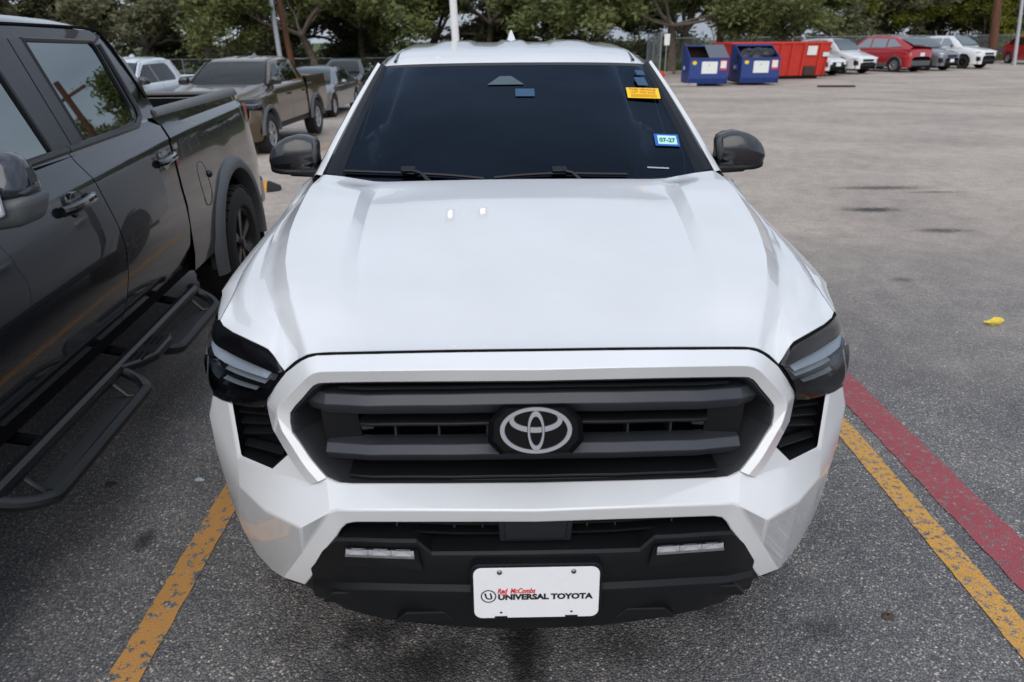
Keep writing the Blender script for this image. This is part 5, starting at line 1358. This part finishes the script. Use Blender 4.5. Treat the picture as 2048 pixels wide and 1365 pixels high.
def blue_dumpster(label, loc, rz, lid, bags):
    T = thing('dumpster', label, 'dumpster', loc, rz, 'blue dumpsters')
    w, d = .80, .95
    # front-loader box: low front, sloping top, tapered front foot
    side = [(-d, .10), (d, .10), (d, 1.60), (.30, 1.60), (-d, 1.12)]
    for s in (1, -1):
        O('side_panel', prism(side, s*(w-.03), s*w, 'x'), 'blue_steel', T, smooth=0, bevel=.006)
        O('fork_pocket', box(min(s*w, s*(w+.10)), max(s*w, s*(w+.10)), -.45, .45, .62, .84), 'blue_steel', T, bevel=.01)
        O('pocket_plate', box(min(s*(w+.1), s*(w+.104)), max(s*(w+.1), s*(w+.104)), -.38, -.1, .66, .80), 'sign_white', T, smooth=0)
    O('front_panel', join(hexa([(-w, -d+.08, .10), (w, -d+.08, .10), (w, -d+.12, .10), (-w, -d+.12, .10)], [(-w, -d, .32), (w, -d, .32), (w, -d+.04, .32), (-w, -d+.04, .32)]), box(-w, w, -d-.002, -d+.035, .318, 1.12)), 'blue_steel', T, smooth=0, bevel=.006)
    O('back_panel', box(-w, w, d-.035, d, .10, 1.60), 'blue_steel', T, smooth=0, bevel=.006)
    O('floor_panel', box(-w, w, -d+.1, d, .10, .16), 'rust_dark', T, smooth=0)
    O('top_rim', join(tube([(-w, -d, 1.12), (w, -d, 1.12)], .03, 6)), 'blue_steel', T)
    O('rear_rim', tube([(-w, .30, 1.60), (w, .30, 1.60)], .03, 6), 'blue_steel', T)
    O('inner_liner', join(box(-w+.04, w-.04, d-.06, d-.04, .16, 1.58), box(-w+.035, -w+.045, -d+.05, d-.05, .16, 1.1), box(w-.045, w-.035, -d+.05, d-.05, .16, 1.1)), 'rust_dark', T, smooth=0)
    if lid:
        sl = Vector((0, d+.30, .48)).normalized()
        rows = []
        for k in range(25):
            x = lerp(-.02, w-.01, k/24); r_ = .022*(1 if k % 2 else 0)
            rows.append([(x, -d-.02, 1.15+r_), (x, .30, 1.63+r_), (x, d, 1.64+r_)])
        O('lid', grid(rows), 'lid_plastic', T, smooth=0, solid=.01)
        O('lid', move(hexa([(-w, .32, 1.60), (0, .32, 1.60), (0, d+.02, 1.60), (-w, d+.02, 1.60)], [(-w, .32, 1.63), (0, .32, 1.63), (0, d+.02, 1.63), (-w, d+.02, 1.63)]), (0, 0, .005)), 'blue_steel', T, smooth=0)
    else:
        O('lid', box(-w, w, .34, d+.02, 1.62, 1.66), 'blue_steel', T, smooth=0)
    O('notice', box(-.30, .34, -d-.008, -d-.002, .52, 1.0), 'sign_white', T, smooth=0)
    O('notice_mark', prism([(0 + .05*math.cos(2*math.pi*k/3 + math.pi/2), .86 + .06*math.sin(2*math.pi*k/3 + math.pi/2)) for k in range(3)], -d-.0095, -d-.0082), 'pole_grey', T, smooth=0)
    O('warning_notice', box(.44, .72, -d-.008, -d-.002, .66, 1.06), 'sign_red', T, smooth=0)
    O('warning_panel', box(.465, .695, -d-.0105, -d-.0085, .74, 1.02), 'sign_white', T, smooth=0)
    O('round_sticker', prism([(-.60 + .09*math.cos(2*math.pi*k/18), .95 + .075*math.sin(2*math.pi*k/18)) for k in range(18)], -d-.008, -d-.002), 'sticker_yellow', T, smooth=0)
    T.scale = (.93, .93, .90)
    return T
blue_dumpster('blue dumpster with one ribbed grey lid closed', (8.05, 28.7, 0), R(-4), True, False)
d2 = blue_dumpster('open blue dumpster heaped with black bags', (10.15, 29.1, 0), R(-2), False, True)
rnd = random.Random(5)
for k, (dx, dy, dz, r) in enumerate(((-.5, -.25, 1.12, .30), (-.05, -.32, 1.10, .28), (.38, -.2, 1.20, .33), (-.3, .15, 1.2, .33), (.15, .2, 1.22, .34))):
    g = sphere((0, 0, 0), (r*1.15, r*.9, r*.8), 14, 9)
    g = ([(a + rnd.uniform(-.03, .03), b_ + rnd.uniform(-.03, .03), c + rnd.uniform(-.03, .03)) for a, b_, c in g[0]], g[1])
    o = O('rubbish_bag', g, 'bag_plastic', None, smooth=60, loc=(10.15 + dx*.93, 29.1 + dy*.93, dz*.90))
    o['label'] = 'shiny black rubbish bag heaped in the open blue dumpster'; o['category'] = 'bag'; o['group'] = 'rubbish bags'
# long red roll-off container behind the blue ones
T = thing('dumpster', 'long red ribbed container standing behind the blue dumpsters', 'dumpster', (12.15, 33.1, 0), R(9)); T.scale = (.96, .96, .87)
cw_, cd_ = 2.45, 1.0
for s in (1, -1):
    O('end_panel', hexa([(s*cw_*.93, -cd_, .18), (s*cw_*.93, cd_, .18), (s*(cw_*.93-.05), cd_, .18), (s*(cw_*.93-.05), -cd_, .18)], [(s*cw_, -cd_, 1.72), (s*cw_, cd_, 1.72), (s*(cw_-.05), cd_, 1.72), (s*(cw_-.05), -cd_, 1.72)]), 'red_steel', T, smooth=0)
O('front_panel', hexa([(-cw_*.93, -cd_*.86, .18), (cw_*.93, -cd_*.86, .18), (cw_*.93, -cd_*.80, .18), (-cw_*.93, -cd_*.80, .18)], [(-cw_, -cd_, 1.72), (cw_, -cd_, 1.72), (cw_, -cd_+.06, 1.72), (-cw_, -cd_+.06, 1.72)]), 'red_steel', T, smooth=0)
O('back_panel', box(-cw_, cw_, cd_-.05, cd_, .18, 1.72), 'red_steel', T, smooth=0)
O('floor_panel', box(-cw_*.93, cw_*.93, -cd_*.8, cd_, .12, .20), 'rust_dark', T, smooth=0)
for x in (-2.2, -1.65, -1.1, -.55, 0, .55, 1.15, 1.95):
    O('rib', hexa([(x-.06, -.93, .18), (x+.06, -.93, .18), (x+.06, -.8, .18), (x-.06, -.8, .18)], [(x-.06, -1.07, 1.70), (x+.06, -1.07, 1.70), (x+.06, -.97, 1.70), (x-.06, -.97, 1.70)]), 'red_steel', T, smooth=0)
for s in (1, -1): O('top_rail', tube([(-cw_, s*cd_, 1.72), (cw_, s*cd_, 1.72)], .06, 6), 'red_steel', T)
for s in (1, -1): O('top_rail', tube([(s*cw_, -cd_, 1.72), (s*cw_, cd_, 1.72)], .06, 6), 'red_steel', T)
O('hook_pocket', box(1.25, 1.80, -1.0, -.80, .20, .62), 'rust_dark', T, smooth=0)
O('notice', hexa([(1.28, -1.035, 1.15), (1.75, -1.035, 1.15), (1.75, -1.0, 1.15), (1.28, -1.0, 1.15)], [(1.28, -1.075, 1.58), (1.75, -1.075, 1.58), (1.75, -1.03, 1.58), (1.28, -1.03, 1.58)]), 'sign_white', T, smooth=0)
O('notice', hexa([(2.08, -1.03, 1.08), (2.38, -1.03, 1.08), (2.38, -1.0, 1.08), (2.08, -1.0, 1.08)], [(2.08, -1.055, 1.28), (2.38, -1.055, 1.28), (2.38, -1.01, 1.28), (2.08, -1.01, 1.28)]), 'sign_white', T, smooth=0)
O('skid', join(box(-2.2, 2.2, -.6, -.45, 0, .14)), 'rust_dark', T, smooth=0)
O('skid', join(box(-2.2, 2.2, .45, .6, 0, .14)), 'rust_dark', T, smooth=0)
def single(nm, g, mat, label, cat, **k):
    o = O(nm, g, mat, None, **k); o['label'] = label; o['category'] = cat; return o
single('plank', xform(join(cbox((0, 0, .04), (1.35, .14, .06))), Matrix.Translation((12.55, 26.75, 0)) @ Matrix.Rotation(-.12, 4, 'Z')), 'rust_dark', 'dark broken plank lying in front of the red container', 'plank', bevel=.008)
single('kerb_stone', xform(cbox((0, 0, .06), (1.2, .22, .12)), Matrix.Translation((7.0, 28.0, 0)) @ Matrix.Rotation(-.05, 4, 'Z')), 'concrete', 'short concrete wheel stop beside the blue dumpster', 'wheel stop', bevel=.03)
single('hydrant_cap', join(lathe([(0, .42), (.08, .40), (.11, .32), (.12, .02), (.15, .0)], 16, 'z'), xform(lathe([(0, .2), (.05, .19), (.05, 0)], 10, 'x'), Matrix.Translation((0, 0, .25)))), 'sign_red', 'small red bollard on the grass by the dumpsters', 'bollard', loc=(7.05, 32.0, 0))
# rubber wheel stop, black with yellow bands, behind the charcoal pickup
WS = thing('wheel_stop', 'black rubber wheel stop with yellow bands behind the charcoal pickup', 'wheel stop', (-3.98, 8.0, gz(-4, 8)), R(6))
prof = [(-.17, 0), (-.14, .07), (-.06, .135), (.06, .135), (.14, .07), (.17, 0)]
plain('yellow_rubber', (.55, .25, .03), .6)
xs = [-.95, -.80, -.60, -.40, -.20, .0, .24, .48, .66, .84, .99]
for k in range(10):
    a = (xs[k], 1.0 if k > 0 else .55); b_ = (xs[k+1], 1.0 if k < 9 else .55)
    g = grid([[(a[0], y*a[1], z*a[1]) for y, z in prof], [(b_[0], y*b_[1], z*b_[1]) for y, z in prof]])
    g = (g[0], g[1] + [tuple(range(6)), tuple(range(11, 5, -1))])
    O('rubber_block' if k % 2 else 'yellow_band', g, 'rubber' if k % 2 else 'yellow_rubber', WS, smooth=20)
# litter
rnd = random.Random(9)
def crumple(r, sx, sy, sz, seed):
    rr = random.Random(seed); g = sphere((0, 0, 0), r, 9, 6)
    return [(a*sx*rr.uniform(.7, 1.25), b_*sy*rr.uniform(.7, 1.25), max(0, (c + r)*sz*rr.uniform(.5, 1.2))) for a, b_, c in g[0]], g[1]
plain('wrapper_yellow', (.78, .58, .08), .5, var=.3, scale=40)
plain('wrapper_pale', (.45, .52, .55), .4, var=.3, scale=60)
single('wrapper', crumple(.05, 1.2, .55, .5, 3), 'wrapper_yellow', 'crumpled yellow wrapper on the open asphalt', 'litter', smooth=0, loc=(3.21, 2.93, 0))
single('wrapper', crumple(.017, 1.3, .6, .5, 4), 'wrapper_pale', 'tiny pale scrap on the asphalt by the yellow line', 'litter', smooth=0, loc=(-1.42, 1.22, 0))
plain('dry_leaf', (.07, .05, .035), .8)
single('dry_leaf', crumple(.02, 1.3, .8, .4, 6), 'dry_leaf', 'curled dark leaf on the asphalt near the side step', 'litter', smooth=0, loc=(-1.80, 1.20, 0))
for k, (x, y) in enumerate(((2.6, 5.2), (1.2, .35))):
    single('dry_leaf', crumple(.018, 1.2, .8, .4, 20+k), 'dry_leaf', ('curled brown leaf on the pale driving lane', 'curled brown leaf beside the worn yellow line')[k], 'litter', smooth=0, loc=(x, y, 0))
# lamp standard behind the white pickup: its two lit heads mirror in the bonnet
LPx, LPy = -.905, 13.0
T = thing('lamp_post', 'white steel lamp post with two lit heads behind the white pickup', 'lamp post', (LPx, LPy, -.02))
O('pole', tube([(.05, 0, -.05), (.03, 0, 1.6), (-.06, 0, 4.5), (-.12, 0, 8.0)], [.075, .072, .062, .052], 10), 'pole_paint', T)
O('base', box(-.16, .26, -.2, .2, 0, .06), 'concrete', T, bevel=.02)
for s in (1, -1):
    O('arm', tube([(-.12, 0, 7.880), (-.12 + s*.34, 0, 8.000)], .03, 8), 'pole_paint', T)
    hd = O('lamp_head', hexa([(-.12+s*.30, -.22, 7.940), (-.12+s*.56, -.22, 7.940), (-.12+s*.56, .30, 7.940), (-.12+s*.30, .30, 7.940)], [(-.12+s*.32, -.18, 8.100), (-.12+s*.54, -.18, 8.100), (-.12+s*.54, .26, 8.100), (-.12+s*.32, .26, 8.100)]), 'pole_grey', T, bevel=.02)
    O('lamp_lens', box(-.12+(.385 if s > 0 else -.475), -.12+(.475 if s > 0 else -.385), -.05, .08, 7.915, 7.938), 'lamp_glow', hd, smooth=0)
# utility poles
def pole(label, x0, y, z0, x1, z1, r, mat, cross=False, nm='utility_pole'):
    T = thing(nm, label, 'pole', (x0, y, gz(x0, y)))
    k = (x1 - x0) / (z1 - z0); H_ = 9.0
    O('shaft', tube([(k*(z - z0), 0, z) for z in np.linspace(0, H_, 7)], list(np.linspace(r, r*.72, 7)), 10), mat, T)
    if cross:
        cx = k*(8.2 - z0)
        O('crossarm', box(cx-1.15, cx+1.15, -.06, .06, 8.1, 8.24), mat, T, smooth=0)
        for dx in (-1.05, -.5, .5, 1.05): O('insulator', lathe([(0, 8.42), (.05, 8.40), (.03, 8.32), (.06, 8.26), (.06, 8.24)], 8, 'z') if False else move(lathe([(0, .18), (.05, .16), (.03, .08), (.06, .02), (.06, 0)], 8, 'z'), (cx+dx, 0, 8.24)), 'pole_grey', T)
    return T
pole('slim grey metal pole leaning beside the reddish wooden pole', -11.20, 38.0, 0, -11.33, 3.6, .13, 'pole_grey')
pole('reddish wooden utility pole leaning behind the bronze pickup', -10.72, 38.5, 0, -11.05, 3.6, .17, 'pole_wood', True)
pole('slim brown wooden pole rising behind the white pickup roof', 2.90, 50.0, 0, 2.85, 3.6, .10, 'pole_wood')
pole('brown wooden utility pole behind the blue dumpsters', 11.9, 40.0, 0, 11.66, 3.6, .20, 'pole_wood', True)
pole('thick leaning wooden pole behind the boxy white suv', 34.55, 52.0, 0, 34.0, 4.0, .30, 'pole_wood', True)
pole('thin grey post between the boxy white suv and the bright red suv', 31.5, 45.0, 0, 31.2, 2.3, .10, 'pole_grey')
# chain-link fences
def fence(label, pts, h, step, arms=False, mesh=True, z0=0.0):
    T = thing('chain_link_fence', label, 'fence', (pts[0][0], pts[0][1], z0))
    ox, oy = pts[0]; wires = []
    for (x0, y0), (x1, y1) in zip(pts, pts[1:]):
        Ln = math.hypot(x1-x0, y1-y0); n_ = max(1, round(Ln/step)); dx, dy = (x1-x0)/Ln, (y1-y0)/Ln
        for k in range(n_ + 1):
            px, py = lerp(x0, x1, k/n_) - ox, lerp(y0, y1, k/n_) - oy
            path = [(px, py, 0), (px, py, h)]
            if arms: path.append((px - .18*dx*0 - .16, py - .05, h + .30))
            O('fence_post', tube(path, .035, 6), 'galvanised', T)
        O('top_rail', tube([(x0-ox, y0-oy, h), (x1-ox, y1-oy, h)], .022, 6), 'galvanised', T)
        if mesh:
            s = 0.0
            while s < Ln + h:
                for dirn in (1, -1):
                    a, b_ = s, s - h if dirn == 1 else s
                    if dirn == 1: p0, z0, p1, z1 = s, .05, s - h, h
                    else: p0, z0, p1, z1 = s - h, .05, s, h
                    def clip(pa, za, pb, zb):
                        if pa > pb: pa, za, pb, zb = pb, zb, pa, za
                        if pb < 0 or pa > Ln: return None
                        if pa < 0: za += (zb-za)*(0-pa)/(pb-pa); pa = 0
                        if pb > Ln: zb = za + (zb-za)*(Ln-pa)/(pb-pa); pb = Ln
                        return pa, za, pb, zb
                    c = clip(p0, z0, p1, z1)
                    if c and c[2] - c[0] > .02:
                        wires.append(tube([(x0 + dx*c[0] - ox, y0 + dy*c[0] - oy, c[1]), (x0 + dx*c[2] - ox, y0 + dy*c[2] - oy, c[3])], .004, 3, cap=False))
                s += .16
    if wires:
        o = O('wire_mesh', join(*wires), 'galvanised', T, smooth=0, weld=False); o['kind'] = 'stuff'
    return T
fence('low chain link fence along the grass behind the parked pickups', [(-46, 43.5), (-2.8, 42.5)], 1.42, 3.0, z0=-.62)
fence('chain link fence with angled barbed wire arms behind the row of vehicles', [(9.5, 41.0), (15.0, 44.6), (42.0, 57.0)], 1.72, 3.4, True)
fence('short tall fence panel with pale posts left of the blue dumpsters', [(7.8, 36.0), (8.2, 41.5)], 2.02, 2.75)
sg = thing('sign_post', 'small white sign on a thin post at the fence panel', 'sign', (7.85, 35.0, 0))
O('post', tube([(0, 0, 0), (0, 0, 1.95)], .025, 6), 'galvanised', sg)
O('sign_panel', box(-.13, .13, -.04, -.02, 1.42, 1.92), 'sign_white', sg, smooth=0, bevel=.004)
# ------------------------------------------------------------------ trees and undergrowth
def leaf_material(name, dark, light):
    m, n, l, p = nodes(name)
    g = n.new('ShaderNodeNewGeometry'); oi = n.new('ShaderNodeObjectInfo')
    t = add_noise(n, l, .55, 3, .6)
    ad = n.new('ShaderNodeMath'); ad.operation = 'MULTIPLY_ADD'; l.new(g.outputs['Random Per Island'], ad.inputs[0]); ad.inputs[1].default_value = .55; l.new(t.outputs['Fac'], ad.inputs[2])
    r_ = ramp(n, l, ad.outputs['Value'], .35, 1.1, c4(dark), c4(light))
    hs = n.new('ShaderNodeHueSaturation'); l.new(r_.outputs['Color'], hs.inputs['Color'])
    mr = n.new('ShaderNodeMapRange'); mr.inputs['To Min'].default_value = .75; mr.inputs['To Max'].default_value = 1.2
    l.new(oi.outputs['Random'], mr.inputs['Value']); l.new(mr.outputs['Result'], hs.inputs['Value'])
    l.new(hs.outputs['Color'], p.inputs['Base Color']); p.inputs['Roughness'].default_value = .6; p.inputs['Specular IOR Level'].default_value = .25
    tr = n.new('ShaderNodeBsdfTranslucent'); l.new(hs.outputs['Color'], tr.inputs['Color'])
    mx = n.new('ShaderNodeMixShader'); mx.inputs['Fac'].default_value = .32
    l.new(p.outputs['BSDF'], mx.inputs[1]); l.new(tr.outputs['BSDF'], mx.inputs[2]); l.new(mx.outputs['Shader'], n['Material Output'].inputs['Surface'])
leaf_material('leaf_oak', (.078, .082, .044), (.225, .225, .13))
leaf_material('leaf_green', (.078, .098, .034), (.215, .245, .09))
leaf_material('leaf_yellow', (.10, .12, .02), (.27, .28, .055))
leaf_material('leaf_dark', (.062, .066, .038), (.18, .185, .10))
m, n, l, p = nodes('bark')
t = add_noise(n, l, 9.0, 6, .7)
l.new(ramp(n, l, t.outputs['Fac'], .3, .75, (.05, .038, .030, 1), (.19, .15, .12, 1)).outputs['Color'], p.inputs['Base Color']); p.inputs['Roughness'].default_value = .95
bump(n, l, p, t.outputs['Fac'], 1.0, .04)

def leaf_cloud(centres, per, size, rng):
    """many small two-triangle leaves around cluster centres; returns verts, faces arrays"""
    C_ = np.repeat(np.array([c[:3] for c in centres]), per, axis=0); Rr = np.repeat(np.array([c[3] for c in centres]), per)
    N = len(C_)
    d = rng.normal(size=(N, 3)); d /= np.linalg.norm(d, axis=1)[:, None]
    rad = Rr * rng.random(N)**.45
    P_ = C_ + d * rad[:, None] * np.array([1.15, 1.15, .72])
    a = rng.normal(size=(N, 3)); a[:, 2] *= .6; a /= np.linalg.norm(a, axis=1)[:, None]
    b_ = np.cross(a, rng.normal(size=(N, 3))); b_ /= np.linalg.norm(b_, axis=1)[:, None]
    s = size * rng.uniform(.6, 1.3, N)[:, None]
    q = np.stack([P_ - a*s, P_ + b_*s*.42, P_ + a*s, P_ - b_*s*.42], axis=1).reshape(-1, 3)
    f = np.arange(4*N).reshape(-1, 4)
    return q, f
def leaf_mesh(name, q, f, mat):
    me = bpy.data.meshes.new(name)
    me.vertices.add(len(q)); me.vertices.foreach_set('co', q.astype(np.float32).ravel())
    me.loops.add(f.size); me.loops.foreach_set('vertex_index', f.astype(np.int32).ravel())
    me.polygons.add(len(f)); me.polygons.foreach_set('loop_start', np.arange(0, f.size, 4, dtype=np.int32))
    me.update(calc_edges=True)
    me.materials.append(MAT[mat]); return me
def tree_proto(seed, h, spread, r0, fork, leaf, n_limb=6, per=34, size=.16):
    rr = random.Random(seed); rng = np.random.default_rng(seed)
    geos, tips = [], []
    top = (rr.uniform(-.4, .4), rr.uniform(-.4, .4), fork)
    geos.append(tube([(0, 0, -.1), (rr.uniform(-.1, .1), rr.uniform(-.1, .1), fork*.5), top], [r0*1.25, r0, r0*.85], 9))
    def limb(p, ang, elev, L_, r_, lev):
        pts, rad = [p], [r_]; a, e = ang, elev; steps = 5
        for k in range(steps):
            a += rr.uniform(-.35, .35); e += rr.uniform(-.28, .22)
            q = (pts[-1][0] + L_/steps*math.cos(a)*math.cos(e), pts[-1][1] + L_/steps*math.sin(a)*math.cos(e), pts[-1][2] + L_/steps*math.sin(e))
            pts.append(q); rad.append(r_*(1 - .72*(k+1)/steps))
            if lev < 2 and k >= 1:
                for _ in range(2 if lev == 0 else 1):
                    limb(q, a + rr.choice((-1, 1))*rr.uniform(.4, 1.2), e + rr.uniform(-.35, .5), L_*rr.uniform(.35, .6), rad[-1]*.6, lev+1)
            if lev >= 1 and k >= 2: tips.append((*q, rr.uniform(.35, .75)))
        tips.append((*pts[-1], rr.uniform(.45, .85)))
        geos.append(tube(pts, rad, 6 if lev else 8))
    for k in range(n_limb):
        limb(top, 2*math.pi*k/n_limb + rr.uniform(-.4, .4), rr.uniform(.25, 1.15), spread*rr.uniform(.8, 1.15), r0*rr.uniform(.4, .62), 0)
    zmax = max(t_[2] for t_ in tips)
    k = (h - fork) / max(.1, zmax - fork)
    if k < 1:
        tips = [(a, b_, fork + (c - fork)*k, r_) for a, b_, c, r_ in tips]
        geos = [([(v[0], v[1], v[2] if v[2] < fork else fork + (v[2]-fork)*k) for v in g[0]], g[1]) for g in geos]
    q, f = leaf_cloud(tips, per, size, rng)
    q[:, 2] = np.maximum(q[:, 2], .9)
    return join(*geos), (q, f), leaf
PROTO = {}
for nm, args in dict(oak=(11, 8.5, 5.2, .34, 2.0, 'leaf_oak'), elm=(23, 9.5, 4.4, .22, 2.6, 'leaf_green'), oak2=(37, 8.0, 4.8, .28, 1.7, 'leaf_dark'), hackberry=(41, 7.5, 3.8, .16, 1.6, 'leaf_yellow'), shade=(57, 8.0, 4.6, .22, 2.3, 'leaf_green')).items():
    tg, (q, f), leaf = tree_proto(*args)
    me_t = bpy.data.meshes.new('trunk'); me_t.from_pydata(tg[0], [], tg[1]); me_t.shade_smooth(); me_t.materials.append(MAT['bark'])
    PROTO[nm] = (me_t, leaf_mesh('crown', q, f, leaf))
def tree(kind, label, x, y, sc, rz, z=.1, grp='trees along the far edge of the lot'):
    T = thing('tree', label, 'tree', (x, y, z + (-.5 if x < -5 else -.1)), rz, grp); T.scale = (sc, sc, sc)
    for nm, me in zip(('trunk', 'crown'), PROTO[kind]):
        o = bpy.data.objects.new(nm, me); COL.objects.link(o); o.parent = T
    return T
KL = dict(oak='spreading dark green oak with heavy limbs in the tree line', elm='upright green tree in the tree line', oak2='low dark evergreen oak in the tree line', hackberry='yellow-green tree behind the row of vehicles', shade='leafy green shade tree standing beside the blue dumpsters')
rt = random.Random(77)
LAY = [('oak', -27.5, 44.5, 1.05), ('oak2', -22.5, 47.5, 1.1), ('oak', -18.0, 46.5, 1.1), ('oak2', -14.0, 50, 1.1), ('oak', -34, 46, 1.1), ('oak2', -40, 50, 1.1), ('oak', -47, 47, 1.15),
       ('elm', -8.6, 47.5, 1.05), ('oak2', -4.6, 49.5, 1.05), ('elm', -.6, 47.5, 1.0), ('oak2', 3.6, 52, 1.05), ('elm', 6.6, 55, 1.0), ('oak', 13.5, 55.0, 1.0), ('elm', 18.5, 54, .95),
       ('hackberry', 22.0, 56.5, 1.0), ('oak2', 26.5, 60, 1.05), ('hackberry', 30.0, 59.5, 1.05), ('elm', 35.5, 62, 1.05), ('oak2', 40.5, 62, 1.1), ('elm', 46, 66, 1.1), ('oak', 52, 67, 1.1), ('hackberry', 38.0, 58.5, .8),
       ('oak2', 59, 70, 1.1), ('elm', 66, 70, 1.15), ('oak', 74, 72, 1.2), ('oak2', -54, 52, 1.2), ('oak', -62, 50, 1.2), ('oak2', -70, 54, 1.2)]
SHORT = dict(oak='spreading oak with heavy limbs', elm='upright green tree', oak2='low dark evergreen oak', hackberry='yellow-green tree')
SPOT = [(-.60, 'beyond the cab of the charcoal pickup'), (-.47, 'above the bed of the charcoal pickup'), (-.385, 'behind the silver-white pickup'), (-.28, 'behind the bronze pickup'), (-.215, 'behind the dark grey sedan'),
        (-.13, 'at the end of the low fence'), (-.06, 'left of the lamp post'), (.03, 'right of the lamp post'), (.105, 'behind the slim brown pole'), (.16, 'behind the fence panel'), (.27, 'behind the blue dumpsters'), (.36, 'behind the red container'),
        (.41, 'behind the white suv with black trim'), (.46, 'behind the red suv'), (.515, 'behind the slate grey suv'), (.58, 'behind the boxy white suv'), (.66, 'behind the leaning pole'), (.72, 'behind the bright red suv')]
used = {}
for k, (kind, x, y, sc) in enumerate(LAY):
    a = x / (y + 1.47)
    spot = next((s_ for lim, s_ in SPOT if a < lim), None)
    lab = (SHORT[kind] + ' ' + spot) if spot and a > -.75 else 'tree of the wood at the far side of the lot'
    if lab in used and spot and a > -.75: lab = 'second ' + lab
    used[lab] = 1
    tree(kind, lab, x, y, sc, rt.uniform(0, 6.28))
tree('shade', KL['shade'], 8.85, 38.2, 1.0, 1.2)
tree('elm', 'bare-stemmed brown trunk rising beside the reddish wooden pole', -9.95, 39.5, .92, 2.2)
# second rank, closing the skyline
for k in range(4):
    x = -45 + k*34.0 + rt.uniform(-1.5, 1.5)
    kind = rt.choice(('oak', 'oak2', 'elm'))
    tree(kind, 'tree deep in the wood behind the front rank', x, 64 + rt.uniform(-3, 6) + max(0, x)*.22, rt.uniform(1.0, 1.3), rt.uniform(0, 6.28), .3, 'trees deep in the wood')
# undergrowth: one mass of leaves nobody could count
rng = np.random.default_rng(5)
cs = []
for k in range(1500):
    x = rng.uniform(-85, 95); y = 53 + rng.uniform(0, 14) + max(0, x - 5)*.28
    if x < -3: y -= 4
    cs.append((x, y, abs(rng.normal(0, .75)) + .1, rng.uniform(.5, 1.1)))
q, f = leaf_cloud(cs, 45, .22, rng)
q[:, 2] = np.maximum(q[:, 2], -.3)
o = bpy.data.objects.new('undergrowth', leaf_mesh('undergrowth', q, f, 'leaf_dark')); COL.objects.link(o); o['kind'] = 'stuff'; o['label'] = 'dark scrub filling the wood behind the fences'; o['category'] = 'scrub'
# grass blades on the verge
N = 26000
px = np.where(rng.random(N) < .6, rng.uniform(-40, 0, N), rng.uniform(2, 40, N)); py = 37 + rng.random(N)**1.4*11 + np.maximum(0, px - 6)*.5
a = rng.uniform(0, 6.28, N); h = rng.uniform(.12, .42, N)
w_ = np.stack([np.cos(a), np.sin(a), np.zeros(N)], 1)*.035; P0 = np.stack([px, py, np.where(px < -5, -.5, .1)], 1); tip = P0 + np.stack([rng.normal(0, .06, N), rng.normal(0, .06, N), h], 1)
q = np.stack([P0 - w_, P0 + w_, tip + w_*.3, tip - w_*.3], 1).reshape(-1, 3); f = np.arange(4*N).reshape(-1, 4)
leaf_material('grass_blade', (.05, .09, .015), (.14, .19, .05))
o = bpy.data.objects.new('grass_blades', leaf_mesh('grass_blades', q, f, 'grass_blade')); COL.objects.link(o); o['kind'] = 'stuff'; o['label'] = 'rough green grass on the verge'; o['category'] = 'grass'
